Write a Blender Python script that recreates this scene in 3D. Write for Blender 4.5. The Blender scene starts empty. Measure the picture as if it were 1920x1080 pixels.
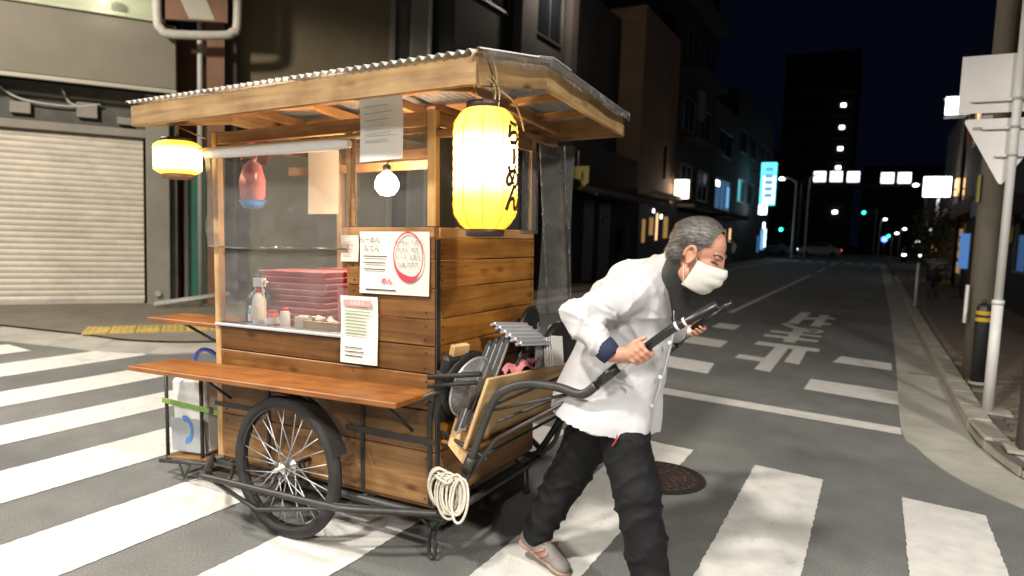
import bpy, bmesh, math, random
import numpy as np
from mathutils import Vector, Matrix, Euler

random.seed(7); np.random.seed(7)
SC = bpy.context.scene
COL = SC.collection
R = math.radians

# ---------------------------------------------------------------- camera
CAM_YAW, CAM_PITCH, CAM_ROLL, CAM_H = 28.5, 4.85, 2.05, 1.55
def _cam():
    y, p, r = R(CAM_YAW), R(CAM_PITCH), R(CAM_ROLL)
    fwd = Vector((-math.sin(y)*math.cos(p), math.cos(y)*math.cos(p), -math.sin(p)))
    right = Vector((math.cos(y), math.sin(y), 0)); up = right.cross(fwd)
    r2 = right*math.cos(r) + up*math.sin(r); u2 = up*math.cos(r) - right*math.sin(r)
    cd = bpy.data.cameras.new('camera'); co = bpy.data.objects.new('camera', cd); COL.objects.link(co)
    m = Matrix((r2, u2, -fwd)).transposed().to_4x4(); m.translation = (0, 0, CAM_H)
    co.matrix_world = m
    cd.sensor_width = 36; cd.lens = 36*1250/1920; cd.clip_start = .05; cd.clip_end = 600
    cd.dof.use_dof = True; cd.dof.focus_distance = 2.9; cd.dof.aperture_fstop = 1.9
    SC.camera = co
_cam()

# ---------------------------------------------------------------- night sky
W = bpy.data.worlds.new('World'); SC.world = W; W.use_nodes = True
nt = W.node_tree; nt.nodes.clear()
wo = nt.nodes.new('ShaderNodeOutputWorld'); bg = nt.nodes.new('ShaderNodeBackground')
bg.inputs[0].default_value = (.10, .17, .42, 1); bg.inputs[1].default_value = .0115
nt.links.new(bg.outputs[0], wo.inputs[0])

SC.view_settings.view_transform = 'Standard'; SC.view_settings.look = 'None'
SC.view_settings.exposure = 0; SC.view_settings.gamma = 1; SC.view_settings.use_curve_mapping = False
SC.cycles.use_denoising = True
SC.cycles.max_bounces = 8; SC.cycles.transparent_max_bounces = 16
SC.cycles.sample_clamp_indirect = 6
SC.cycles.caustics_reflective = False; SC.cycles.caustics_refractive = False

# unseen street lamps that light the crossing; all but the first are added as fill (their poles and heads are built further down)
LAMPS = [  # base x, y, height, arm vector, power, colour, cone, softness of its edge
    ((-2.6, -3.6), 7.6, (.9, .9), 3300, (1, .94, .85), 145, .45, 'tall street lamp behind the crossing, nearest the camera'),
    ((-9.9, .4), 6.4, (.9, .6), 2350, (1, .90, .76), 176, .12, 'unseen fill lamp added on the pavement left of the roller shutter'),
    ((5.0, -1.4), 6.4, (-.9, .5), 2200, (1, .95, .87), 154, .35, 'unseen fill lamp added on the near right corner behind the camera'),
    ((-7.8, -8.2), 6.6, (.7, .9), 2300, (1, .94, .86), 156, .4, 'unseen fill lamp added far behind the camera on the left pavement'),
    ((2.6, -9.0), 6.6, (-.6, .9), 2300, (1, .95, .88), 156, .4, 'unseen fill lamp added far behind the camera on the right pavement'),
]

# ---------------------------------------------------------------- materials
MATS = {}
def srgb(r, g, b):
    f = lambda c: c/12.92 if c <= .04045 else ((c+.055)/1.055)**2.4
    return (f(r/255), f(g/255), f(b/255))
def mat(name, col=(.5,.5,.5), rough=.6, metal=0, var=.0, vs=6, bump=0, bs=60, rnd=0, stretch=(1,1,1),
        emit=None, es=0, alpha=1, col2=None, detail=5, spec=None, dist=.004, trans=0):
    """plain procedural material: colour, patchy variation, per-object variation, fine relief"""
    if name in MATS: return MATS[name]
    m = bpy.data.materials.new(name); m.use_nodes = True; MATS[name] = m
    n, l = m.node_tree.nodes, m.node_tree.links
    b = n['Principled BSDF']
    b.inputs['Base Color'].default_value = (*col, 1); b.inputs['Roughness'].default_value = rough
    b.inputs['Metallic'].default_value = metal
    if spec is not None: b.inputs['Specular IOR Level'].default_value = spec
    if trans: b.inputs['Transmission Weight'].default_value = trans
    if emit: b.inputs['Emission Color'].default_value = (*emit, 1); b.inputs['Emission Strength'].default_value = es
    if alpha < 1: b.inputs['Alpha'].default_value = alpha
    if var or bump or rnd or col2:
        tc = n.new('ShaderNodeTexCoord'); mp = n.new('ShaderNodeMapping'); mp.inputs['Scale'].default_value = stretch
        oi = n.new('ShaderNodeObjectInfo'); mu = n.new('ShaderNodeMath'); mu.operation = 'MULTIPLY'; mu.inputs[1].default_value = 37
        l.new(oi.outputs['Random'], mu.inputs[0])
        l.new(tc.outputs['Object'], mp.inputs[0]); l.new(mu.outputs[0], mp.inputs['Location'])
        out = None
        if var or rnd or col2:
            nz = n.new('ShaderNodeTexNoise'); nz.inputs['Scale'].default_value = vs; nz.inputs['Detail'].default_value = detail
            nz.inputs['Roughness'].default_value = .62
            l.new(mp.outputs[0], nz.inputs['Vector'])
            mr = n.new('ShaderNodeMapRange'); mr.inputs[1].default_value = .3; mr.inputs[2].default_value = .7
            l.new(nz.outputs[0], mr.inputs[0])
            mx = n.new('ShaderNodeMix'); mx.data_type = 'RGBA'
            a = col2 or tuple(c*(1-var) for c in col); c2 = col if col2 else tuple(min(1, c*(1+var)) for c in col)
            mx.inputs[6].default_value = (*a, 1); mx.inputs[7].default_value = (*c2, 1)
            l.new(mr.outputs[0], mx.inputs[0]); out = mx.outputs[2]
            if rnd:
                r2 = n.new('ShaderNodeMapRange'); r2.inputs[3].default_value = 1-rnd; r2.inputs[4].default_value = 1+rnd
                l.new(oi.outputs['Random'], r2.inputs[0])
                hs = n.new('ShaderNodeHueSaturation'); l.new(r2.outputs[0], hs.inputs['Value']); l.new(out, hs.inputs['Color']); out = hs.outputs[0]
            l.new(out, b.inputs['Base Color'])
            rr = n.new('ShaderNodeMapRange'); rr.inputs[3].default_value = max(0, rough-.08); rr.inputs[4].default_value = min(1, rough+.08)
            l.new(nz.outputs[0], rr.inputs[0]); l.new(rr.outputs[0], b.inputs['Roughness'])
        if bump:
            nb = n.new('ShaderNodeTexNoise'); nb.inputs['Scale'].default_value = bs; nb.inputs['Detail'].default_value = 4
            l.new(mp.outputs[0], nb.inputs['Vector'])
            bp = n.new('ShaderNodeBump'); bp.inputs['Strength'].default_value = bump; bp.inputs['Distance'].default_value = dist
            l.new(nb.outputs[0], bp.inputs['Height']); l.new(bp.outputs[0], b.inputs['Normal'])
    return m

def wood(name, c1, c2, axis, rough=.5, rnd=.22, knot=1.0, stain=(.25, .2, .15)):
    """planed softwood: grain stretched along one axis, knots, stains, every board its own tone"""
    if name in MATS: return MATS[name]
    m = bpy.data.materials.new(name); m.use_nodes = True; MATS[name] = m
    n, l = m.node_tree.nodes, m.node_tree.links; b = n['Principled BSDF']
    tc = n.new('ShaderNodeTexCoord'); mp = n.new('ShaderNodeMapping'); oi = n.new('ShaderNodeObjectInfo')
    mu = n.new('ShaderNodeMath'); mu.operation = 'MULTIPLY'; mu.inputs[1].default_value = 91
    l.new(oi.outputs['Random'], mu.inputs[0]); l.new(tc.outputs['Object'], mp.inputs[0]); l.new(mu.outputs[0], mp.inputs['Location'])
    s = [26, 26, 26]; s[axis] = 1.6
    mp.inputs['Scale'].default_value = s
    nz = n.new('ShaderNodeTexNoise'); nz.inputs['Scale'].default_value = 1.0; nz.inputs['Detail'].default_value = 7; nz.inputs['Distortion'].default_value = .9
    l.new(mp.outputs[0], nz.inputs['Vector'])
    cr = n.new('ShaderNodeValToRGB'); e = cr.color_ramp.elements
    e[0].position = .30; e[0].color = (*c1, 1); e[1].position = .68; e[1].color = (*c2, 1)
    l.new(nz.outputs[0], cr.inputs[0])
    # knots
    mp2 = n.new('ShaderNodeMapping'); s2 = [9, 9, 9]; s2[axis] = 3.2; mp2.inputs['Scale'].default_value = s2
    l.new(tc.outputs['Object'], mp2.inputs[0]); l.new(mu.outputs[0], mp2.inputs['Location'])
    vo = n.new('ShaderNodeTexVoronoi'); vo.inputs['Scale'].default_value = 1.0; l.new(mp2.outputs[0], vo.inputs['Vector'])
    kr = n.new('ShaderNodeMapRange'); kr.inputs[1].default_value = .06; kr.inputs[2].default_value = .2; kr.inputs[3].default_value = .75*knot; kr.inputs[4].default_value = 0
    l.new(vo.outputs[0], kr.inputs[0])
    mk = n.new('ShaderNodeMix'); mk.data_type = 'RGBA'; mk.blend_type = 'MULTIPLY'
    mk.inputs[7].default_value = (.32, .2, .12, 1); l.new(kr.outputs[0], mk.inputs[0]); l.new(cr.outputs[0], mk.inputs[6])
    # blotchy stain
    n2 = n.new('ShaderNodeTexNoise'); n2.inputs['Scale'].default_value = 5; n2.inputs['Detail'].default_value = 3
    ad = n.new('ShaderNodeVectorMath'); l.new(tc.outputs['Object'], ad.inputs[0]); l.new(mu.outputs[0], ad.inputs[1]); l.new(ad.outputs[0], n2.inputs['Vector'])
    sr = n.new('ShaderNodeMapRange'); sr.inputs[1].default_value = .42; sr.inputs[2].default_value = .70; sr.inputs[4].default_value = .75
    l.new(n2.outputs[0], sr.inputs[0])
    ms = n.new('ShaderNodeMix'); ms.data_type = 'RGBA'; ms.blend_type = 'MULTIPLY'; ms.inputs[7].default_value = (*[min(1, v*2.2) for v in stain], 1)
    l.new(sr.outputs[0], ms.inputs[0]); l.new(mk.outputs[2], ms.inputs[6])
    r2 = n.new('ShaderNodeMapRange'); r2.inputs[3].default_value = 1-rnd; r2.inputs[4].default_value = 1+rnd; l.new(oi.outputs['Random'], r2.inputs[0])
    hs = n.new('ShaderNodeHueSaturation'); l.new(r2.outputs[0], hs.inputs['Value']); l.new(ms.outputs[2], hs.inputs['Color'])
    l.new(hs.outputs[0], b.inputs['Base Color']); b.inputs['Roughness'].default_value = rough
    bp = n.new('ShaderNodeBump'); bp.inputs['Strength'].default_value = .35; bp.inputs['Distance'].default_value = .002
    l.new(nz.outputs[0], bp.inputs['Height']); l.new(bp.outputs[0], b.inputs['Normal'])
    return m

def clear(name, haze=.06, tint=(1,1,1), rough=.08, gloss=.5, crinkle=.5):
    """thin clear vinyl or glass: see-through with a surface shine and a little milkiness"""
    if name in MATS: return MATS[name]
    m = bpy.data.materials.new(name); m.use_nodes = True; MATS[name] = m
    n, l = m.node_tree.nodes, m.node_tree.links; n.clear()
    o = n.new('ShaderNodeOutputMaterial'); t = n.new('ShaderNodeBsdfTransparent'); t.inputs[0].default_value = (*tint, 1)
    d = n.new('ShaderNodeBsdfPrincipled'); d.inputs['Base Color'].default_value = (.8, .79, .77, 1); d.inputs['Roughness'].default_value = .8
    g = n.new('ShaderNodeBsdfGlossy'); g.inputs['Roughness'].default_value = rough
    fr = n.new('ShaderNodeFresnel'); fr.inputs[0].default_value = 1.4
    fm = n.new('ShaderNodeMath'); fm.operation = 'MULTIPLY'; fm.inputs[1].default_value = gloss*2; l.new(fr.outputs[0], fm.inputs[0])
    tc = n.new('ShaderNodeTexCoord'); nz = n.new('ShaderNodeTexNoise'); nz.inputs['Scale'].default_value = 7; nz.inputs['Detail'].default_value = 4
    l.new(tc.outputs['Object'], nz.inputs['Vector'])
    mr = n.new('ShaderNodeMapRange'); mr.inputs[1].default_value = .3; mr.inputs[2].default_value = .75; mr.inputs[3].default_value = haze*.8; mr.inputs[4].default_value = haze*1.3
    l.new(nz.outputs[0], mr.inputs[0])
    a = n.new('ShaderNodeMixShader'); l.new(mr.outputs[0], a.inputs[0]); l.new(t.outputs[0], a.inputs[1]); l.new(d.outputs[0], a.inputs[2])
    c = n.new('ShaderNodeMixShader'); l.new(fm.outputs[0], c.inputs[0]); l.new(a.outputs[0], c.inputs[1]); l.new(g.outputs[0], c.inputs[2])
    vb = n.new('ShaderNodeTexVoronoi'); vb.inputs['Scale'].default_value = 13; vb.feature = 'SMOOTH_F1'; l.new(tc.outputs['Object'], vb.inputs['Vector'])
    bp = n.new('ShaderNodeBump'); bp.inputs['Strength'].default_value = crinkle; bp.inputs['Distance'].default_value = .03
    l.new(vb.outputs[0], bp.inputs['Height']); l.new(bp.outputs[0], g.inputs['Normal'])
    l.new(c.outputs[0], o.inputs[0])
    return m

def glow(name, col, s):
    return mat(name, tuple(min(.8, c) for c in col), .6, emit=col, es=s)

# ---------------------------------------------------------------- mesh helpers
class MB:
    """collects shapes, then links them as ONE mesh object"""
    def __init__(s): s.v = []; s.f = []; s.sm = []
    def add(s, v, f, smooth=False):
        o = len(s.v); s.v += [tuple(p) for p in v]; s.f += [tuple(i+o for i in q) for q in f]; s.sm += [smooth]*len(f); return s
    def box(s, c, d, m=None):
        h = [x/2 for x in d]; vs = [Vector((sx*h[0], sy*h[1], sz*h[2])) for sx in (-1,1) for sy in (-1,1) for sz in (-1,1)]
        if m is not None: vs = [m @ p for p in vs]
        c = Vector(c); vs = [p+c for p in vs]
        return s.add(vs, [(0,1,3,2),(4,6,7,5),(0,4,5,1),(2,3,7,6),(0,2,6,4),(1,5,7,3)])
    def hexa(s, p):  # eight points: bottom four, top four (counter-clockwise from above)
        return s.add(p, [(3,2,1,0),(4,5,6,7),(0,1,5,4),(1,2,6,5),(2,3,7,6),(3,0,4,7)])
    def tube(s, pts, r, seg=8, closed=False, caps=True):
        P = [Vector(p) for p in pts]; n = len(P); rr = r if isinstance(r, (list, tuple)) else [r]*n
        T = []
        for i in range(n):
            a = P[(i-1) % n] if (closed or i > 0) else P[i]; b = P[(i+1) % n] if (closed or i < n-1) else P[i]
            T.append((b-a).normalized())
        u = T[0].orthogonal().normalized(); vs = []; U = []
        for i in range(n):
            u = (u - T[i]*u.dot(T[i])); u = u.normalized() if u.length > 1e-6 else T[i].orthogonal().normalized()
            w = T[i].cross(u)
            vs += [P[i] + (u*math.cos(2*math.pi*k/seg) + w*math.sin(2*math.pi*k/seg))*rr[i] for k in range(seg)]
        fs = []
        for i in range(n if closed else n-1):
            a, b = i*seg, ((i+1) % n)*seg
            fs += [(a+k, a+(k+1) % seg, b+(k+1) % seg, b+k) for k in range(seg)]
        s.add(vs, fs, True)
        if caps and not closed:
            o = len(s.v)-len(vs); s.f += [tuple(o+k for k in reversed(range(seg))), tuple(o+(n-1)*seg+k for k in range(seg))]; s.sm += [False]*2
        return s
    def lathe(s, prof, c=(0,0,0), seg=24, axis=2, smooth=True, cap=True):
        vs = []; c = Vector(c)
        for r, z in prof:
            for k in range(seg):
                a = 2*math.pi*k/seg; p = (r*math.cos(a), r*math.sin(a), z)
                if axis == 1: p = (p[0], p[2], p[1])
                if axis == 0: p = (p[2], p[0], p[1])
                vs.append(Vector(p)+c)
        fs = []
        for i in range(len(prof)-1):
            a, b = i*seg, (i+1)*seg
            fs += [(a+k, a+(k+1) % seg, b+(k+1) % seg, b+k) for k in range(seg)]
        s.add(vs, fs, smooth)
        if cap:
            o = len(s.v)-len(vs)
            s.f += [tuple(o+k for k in reversed(range(seg))), tuple(o+(len(prof)-1)*seg+k for k in range(seg))]; s.sm += [False]*2
        return s
    def grid(s, fn, nu, nv, smooth=True):
        vs = [fn(i/nu, j/nv) for j in range(nv+1) for i in range(nu+1)]
        fs = [(j*(nu+1)+i, j*(nu+1)+i+1, (j+1)*(nu+1)+i+1, (j+1)*(nu+1)+i) for j in range(nv) for i in range(nu)]
        return s.add(vs, fs, smooth)
    def prism(s, poly, z0, z1):
        n = len(poly); vs = [(x, y, z0) for x, y in poly] + [(x, y, z1) for x, y in poly]
        return s.add(vs, [tuple(reversed(range(n))), tuple(range(n, 2*n))] + [(i, (i+1) % n, n+(i+1) % n, n+i) for i in range(n)])
    def mesh(s, name, bevel=0):
        me = bpy.data.meshes.new(name); me.from_pydata(s.v, [], s.f)
        me.polygons.foreach_set('use_smooth', s.sm)
        if bevel:
            bm = bmesh.new(); bm.from_mesh(me); bmesh.ops.bevel(bm, geom=bm.edges[:]+bm.verts[:], offset=bevel, segments=1, affect='EDGES', clamp_overlap=True); bm.to_mesh(me); bm.free()
        else:
            bm = bmesh.new(); bm.from_mesh(me); bmesh.ops.recalc_face_normals(bm, faces=bm.faces[:]); bm.to_mesh(me); bm.free()
        me.update(); return me
    def build(s, name, m, parent=None, loc=None, rot=None, bevel=0):
        me = s.mesh(name, bevel); me.materials.append(m if not isinstance(m, str) else MATS[m])
        return link(name, me, parent, loc, rot)

def link(name, me, parent=None, loc=None, rot=None):
    o = bpy.data.objects.new(name, me); COL.objects.link(o)
    if parent is not None: o.parent = parent
    if loc is not None: o.location = loc
    if rot is not None: o.rotation_euler = rot
    return o
_boxes = {}
def bx(name, size, loc, m, parent=None, rot=None, bevel=.003):
    """one box-shaped piece; alike pieces share their mesh"""
    if isinstance(m, str): m = MATS[m]
    k = (tuple(round(x, 4) for x in size), m.name, bevel)
    if k not in _boxes:
        me = MB().box((0,0,0), size).mesh(name, min(bevel, min(size)*.3)); me.materials.append(m); _boxes[k] = me
    return link(name, _boxes[k], parent, loc, rot)
def tube(name, pts, r, m, parent=None, seg=8, closed=False):
    return MB().tube(pts, r, seg, closed).build(name, m, parent)
def smooth_path(pts, n=6):
    """Catmull-Rom through the points"""
    P = [Vector(p) for p in pts]; P = [P[0]*2-P[1]] + P + [P[-1]*2-P[-2]]; out = []
    for i in range(1, len(P)-2):
        for k in range(n):
            t = k/n; a, b, c, d = P[i-1:i+3]
            out.append(.5*((2*b) + (c-a)*t + (2*a-5*b+4*c-d)*t*t + (3*b-a-3*c+d)*t**3))
    return out + [P[-2]]
def tag(o, label, cat, group=None):
    o['label'] = label; o['category'] = cat
    if group: o['group'] = group
    return o
def thing(name, label, cat, loc=(0,0,0), rz=0, group=None, rot=None):
    o = bpy.data.objects.new(name, None); COL.objects.link(o); o.empty_display_size = .2
    o.location = loc; o.rotation_euler = rot if rot is not None else (0, 0, rz)
    return tag(o, label, cat, group)
def struct(o): o['kind'] = 'structure'; return o
def stuff(o): o['kind'] = 'stuff'; return o
def copy_tree(o, parent=None):
    c = o.copy(); COL.objects.link(c); c.parent = parent
    for ch in list(o.children): copy_tree(ch, c)
    return c
def text_mesh(txt, size=1.0, bold=0.0, extrude=0.0, align='CENTER', spacing=1.0):
    cu = bpy.data.curves.new('lettering', 'FONT'); cu.body = txt; cu.size = size; cu.offset = bold; cu.extrude = extrude
    cu.align_x = align; cu.align_y = 'CENTER'; cu.resolution_u = 3; cu.space_line = spacing
    o = bpy.data.objects.new('lettering', cu); COL.objects.link(o)
    dg = bpy.context.evaluated_depsgraph_get(); me = bpy.data.meshes.new_from_object(o.evaluated_get(dg))
    bpy.data.objects.remove(o); bpy.data.curves.remove(cu); me.materials.clear()
    return me
def text(name, txt, size, m, parent=None, loc=None, rot=None, bold=0, scale=(1,1,1), **k):
    me = text_mesh(txt, size, bold, **k); me.materials.append(MATS[m] if isinstance(m, str) else m)
    o = link(name, me, parent, loc, rot); o.scale = scale; return o

def fbm(P, s=1.0, seed=0, oct=3):
    """smooth vectorised noise from rotated sines, about -1..1"""
    rs = np.random.RandomState(seed); out = np.zeros(len(P)); a = 1.0; tot = 0
    for o in range(oct):
        for k in range(4):
            d = rs.normal(size=3); d /= np.linalg.norm(d); ph = rs.rand()*6.28
            d2 = rs.normal(size=3); d2 /= np.linalg.norm(d2)
            out += a*np.sin(s*(P@d)*6.28 + ph + 1.3*np.sin(s*(P@d2)*5.1 + ph*2))
        tot += a*2.0; a *= .5; s *= 2.05
    return out/tot

# ================================================================ MATERIAL LIBRARY
def asphalt(name, c, patch=.25):
    m = bpy.data.materials.new(name); m.use_nodes = True; MATS[name] = m
    n, l = m.node_tree.nodes, m.node_tree.links; b = n['Principled BSDF']; b.inputs['Roughness'].default_value = .82
    b.inputs['Specular IOR Level'].default_value = .35
    tc = n.new('ShaderNodeTexCoord')
    def noise(s, d=6):
        z = n.new('ShaderNodeTexNoise'); z.inputs['Scale'].default_value = s; z.inputs['Detail'].default_value = d; l.new(tc.outputs['Object'], z.inputs['Vector']); return z
    a, f, p = noise(.55, 5), noise(120, 3), noise(4.5, 5)
    def rng(z, lo, hi, o0, o1):
        r = n.new('ShaderNodeMapRange'); r.inputs[1].default_value = lo; r.inputs[2].default_value = hi; r.inputs[3].default_value = o0; r.inputs[4].default_value = o1
        l.new(z.outputs[0], r.inputs[0]); return r
    def mul(x, y):
        k = n.new('ShaderNodeMath'); k.operation = 'MULTIPLY'; l.new(x.outputs[0], k.inputs[0]); l.new(y.outputs[0], k.inputs[1]); return k
    v = mul(mul(rng(a, .3, .7, 1-patch, 1+patch*.6), rng(f, .3, .7, .68, 1.34)), rng(p, .3, .7, .9, 1.1))
    hs = n.new('ShaderNodeHueSaturation'); hs.inputs['Color'].default_value = (*c, 1); l.new(v.outputs[0], hs.inputs['Value']); l.new(hs.outputs[0], b.inputs['Base Color'])
    bp = n.new('ShaderNodeBump'); bp.inputs['Strength'].default_value = .5; bp.inputs['Distance'].default_value = .004; l.new(f.outputs[0], bp.inputs['Height']); l.new(bp.outputs[0], b.inputs['Normal'])
    return m
asphalt('asphalt', (.158, .160, .152), .30)
asphalt('path_asphalt', (.20, .175, .14))
def paint(name, c, under=(.14,.135,.13), wear=.5):
    """thermoplastic road paint, scuffed and cracked so that specks of asphalt show"""
    m = bpy.data.materials.new(name); m.use_nodes = True; MATS[name] = m
    n, l = m.node_tree.nodes, m.node_tree.links; b = n['Principled BSDF']; b.inputs['Roughness'].default_value = .6
    tc = n.new('ShaderNodeTexCoord'); ge = n.new('ShaderNodeNewGeometry')
    def noise(s, d, src):
        z = n.new('ShaderNodeTexNoise'); z.inputs['Scale'].default_value = s; z.inputs['Detail'].default_value = d; l.new(src, z.inputs['Vector']); return z
    big, fine, mid = noise(1.1, 4, ge.outputs['Position']), noise(95, 6, ge.outputs['Position']), noise(9, 6, ge.outputs['Position'])
    ad = n.new('ShaderNodeMath'); ad.operation = 'MULTIPLY_ADD'; ad.inputs[1].default_value = .55; l.new(big.outputs[0], ad.inputs[0]); l.new(fine.outputs[0], ad.inputs[2])
    ad2 = n.new('ShaderNodeMath'); ad2.operation = 'MULTIPLY_ADD'; ad2.inputs[1].default_value = .5; l.new(mid.outputs[0], ad2.inputs[0]); l.new(ad.outputs[0], ad2.inputs[2])
    r = n.new('ShaderNodeMapRange'); r.inputs[1].default_value = 1.17; r.inputs[2].default_value = 1.34; r.inputs[4].default_value = wear; l.new(ad2.outputs[0], r.inputs[0])
    dirt = n.new('ShaderNodeMapRange'); dirt.inputs[1].default_value = .35; dirt.inputs[2].default_value = .7; dirt.inputs[3].default_value = 1.0; dirt.inputs[4].default_value = .84; l.new(mid.outputs[0], dirt.inputs[0])
    hs = n.new('ShaderNodeHueSaturation'); hs.inputs['Color'].default_value = (*c, 1); l.new(dirt.outputs[0], hs.inputs['Value'])
    mx = n.new('ShaderNodeMix'); mx.data_type = 'RGBA'; mx.inputs[7].default_value = (*under, 1); l.new(r.outputs[0], mx.inputs[0]); l.new(hs.outputs[0], mx.inputs[6])
    l.new(mx.outputs[2], b.inputs['Base Color'])
    bp = n.new('ShaderNodeBump'); bp.inputs['Strength'].default_value = .3; bp.inputs['Distance'].default_value = .003; l.new(fine.outputs[0], bp.inputs['Height']); l.new(bp.outputs[0], b.inputs['Normal'])
paint('road_paint', (.68, .665, .625)); 
mat('concrete', (.36, .345, .30), .85, var=.22, vs=2.2, bump=.4, bs=90)
mat('kerb_concrete', (.34, .32, .27), .85, var=.2, vs=3, bump=.4, bs=80, rnd=.08)
mat('paver_brown', (.145, .112, .088), .85, var=.25, vs=8, bump=.4, bs=90, rnd=.25)
mat('paver_joint', (.10, .09, .08), .95)
mat('tactile_yellow', (.42, .31, .085), .7, var=.25, vs=6, rnd=.12)
mat('cast_iron', (.085, .06, .05), .55, metal=.6, var=.35, vs=14, bump=.3)
mat('iron_ring', (.03, .027, .026), .6, metal=.4)
mat('shutter_paint', (.56, .51, .43), .5, var=.16, vs=2.5, rnd=.05, bump=.25, bs=9, stretch=(1, 1, .4))
mat('facade_beige', (.19, .172, .135), .8, var=.12, vs=1.1, bump=.2, bs=30)
mat('facade_lite', (.42, .40, .33), .7, var=.1, vs=1.3)
mat('trim_green', (.40, .43, .30), .6, var=.12, vs=2)
mat('pillar_grey', (.25, .235, .20), .8, var=.14, vs=2)
mat('transom_dark', (.075, .072, .062), .7, var=.4, vs=3)
mat('olive_wall', (.17, .138, .085), .85, var=.1, vs=.9, bump=.2, bs=25)
mat('brown_wall', (.22, .12, .075), .8, var=.15, vs=2)
mat('grey_pipe', (.42, .41, .38), .45, var=.1, vs=5)
mat('cream_pipe', (.50, .48, .42), .5, var=.12, vs=6)
mat('dark_wall', (.042, .04, .038), .8, var=.25, vs=.8)
mat('darker_wall', (.017, .017, .019), .8, var=.3, vs=.8)
mat('mauve_wall', (.07, .058, .055), .8, var=.2, vs=.9)
mat('tan_wall', (.20, .14, .095), .8, var=.2, vs=1.2)
mat('pale_panel', (.16, .15, .145), .6, var=.15, vs=2)
mat('green_door', (.03, .16, .11), .45, var=.1, vs=3)
mat('black_metal', (.016, .016, .017), .42, var=.3, vs=9)
mat('window_frame', (.10, .10, .10), .4, metal=.5)
mat('dark_glass', (.012, .014, .018), .08)
mat('pole_white', (.68, .68, .66), .45, var=.06, vs=4)
mat('sign_back', (.74, .71, .70), .42, metal=.15, var=.05, vs=3)
mat('bollard_black', (.022, .022, .024), .42)
mat('yellow_tape', (.55, .33, .02), .45)
mat('post_brown', (.045, .032, .028), .5, var=.2, vs=6)
mat('pole_concrete', (.15, .135, .105), .85, var=.15, vs=4, bump=.3, bs=60, stretch=(1,1,.3))
mat('white_paper', (.74, .72, .69), .75, var=.04, vs=4)
mat('lamp_housing', (.3, .3, .3), .5)
mat('leaf_dark', (.035, .045, .02), .7, var=.4, vs=9)
mat('bark', (.06, .045, .03), .9)
mat('yellow_sign', (.36, .30, .05), .5, var=.1)
glow('lamp_white', (1, .93, .82), 14)
glow('box_warm', (1, .80, .58), 7)
glow('box_white', (.86, .92, 1), 7)
glow('gate_panel', (.92, .95, 1), 2.4)
glow('cyan_tube', (.10, .68, .80), 2.4)
glow('cyan_white', (.62, .95, 1), 3.6)
glow('blue_dim', (.07, .17, .34), .55)
glow('blue_lit', (.16, .42, .75), 1.1)
glow('warm_dim', (.85, .50, .16), .35)
glow('warm_lit', (1, .62, .30), 1.5)
glow('green_signal', (.03, .95, .62), 7)
glow('blue_signal', (.12, .22, 1), 5)
glow('red_lamp', (1, .08, .05), 3)
glow('spot_white', (1, .97, .92), 8)
glow('blue_sign', (.10, .26, .62), .7)
glow('warm_white_strip', (1, .82, .55), 2.2)

# ================================================================ GROUND, ROAD, MARKINGS
def sheet(name, poly, z, m, parent=None):
    me = bpy.data.meshes.new(name); me.from_pydata([(x, y, z) for x, y in poly], [], [tuple(range(len(poly)))]); me.materials.append(MATS[m])
    if me.polygons[0].normal.z < 0: me.flip_normals()
    return link(name, me, parent)
struct(sheet('ground', [(-300, -200), (300, -200), (300, 400), (-300, 400)], -.06, 'asphalt'))
road = struct(sheet('road', [(-60, -30), (60, -30), (60, 140), (-60, 140)], 0, 'asphalt'))

def ragged(poly, step=.022, j=.0035):
    out = []
    for i, (a, b) in enumerate(zip(poly, poly[1:]+poly[:1])):
        a, b = Vector(a), Vector(b); n = max(1, int((b-a).length/step)); t = (b-a).normalized(); nr = Vector((-t.y, t.x))
        for k in range(n): p = a.lerp(b, k/n) + nr*(random.uniform(-j, j) if k else 0); out.append((p.x, p.y))
    return out
stripes = [(.245, .665, 4.66), (-.63, -.20, 4.75), (-1.50, -1.07, 4.86), (-2.50, -2.02, 4.76), (-3.49, -2.99, 4.74), (-4.53, -4.01, 4.72),
           (-5.52, -5.05, 4.7), (-6.59, -6.07, 4.68), (-7.83, -7.2, 4.63), (-8.95, -8.36, 4.0)]
for x0, x1, yf in stripes:
    sheet('crossing_stripe', ragged([(x0, -.25), (x1, -.25), (x1, yf-.02), (x0, yf+.02)]), .004, 'road_paint', road)
sheet('stop_line', ragged([(-2.62, 6.5), (.29, 6.25), (.29, 6.49), (-2.62, 6.77)]), .004, 'road_paint', road)
for q in ([(-.40, 9.56), (.27, 9.42), (.28, 9.98), (-.32, 10.15)], [(-.57, 7.58), (.30, 7.41), (.30, 8.09), (-.55, 8.2)],
          [(-2.45, 7.9), (-1.60, 7.72), (-1.67, 8.42), (-2.45, 8.6)], [(-2.45, 9.85), (-1.86, 9.72), (-1.88, 10.42), (-2.45, 10.6)],
          [(-2.45, 11.9), (-2.05, 11.8), (-2.05, 12.5), (-2.45, 12.6)]):
    sheet('slow_bar', ragged(q), .004, 'road_paint', road)
for y0, y1 in ((14.5, 34), (38, 44), (50, 56), (62, 68)):
    sheet('centre_line', [(-2.69, y0), (-2.56, y0), (-2.56, y1), (-2.69, y1)], .004, 'road_paint', road)
for i in range(7):   # crossing at the far end of the street
    sheet('far_crossing_stripe', [(-5.9+i*.95, 57), (-5.45+i*.95, 57), (-5.45+i*.95, 60), (-5.9+i*.95, 60)], .004, 'road_paint', road)
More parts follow.
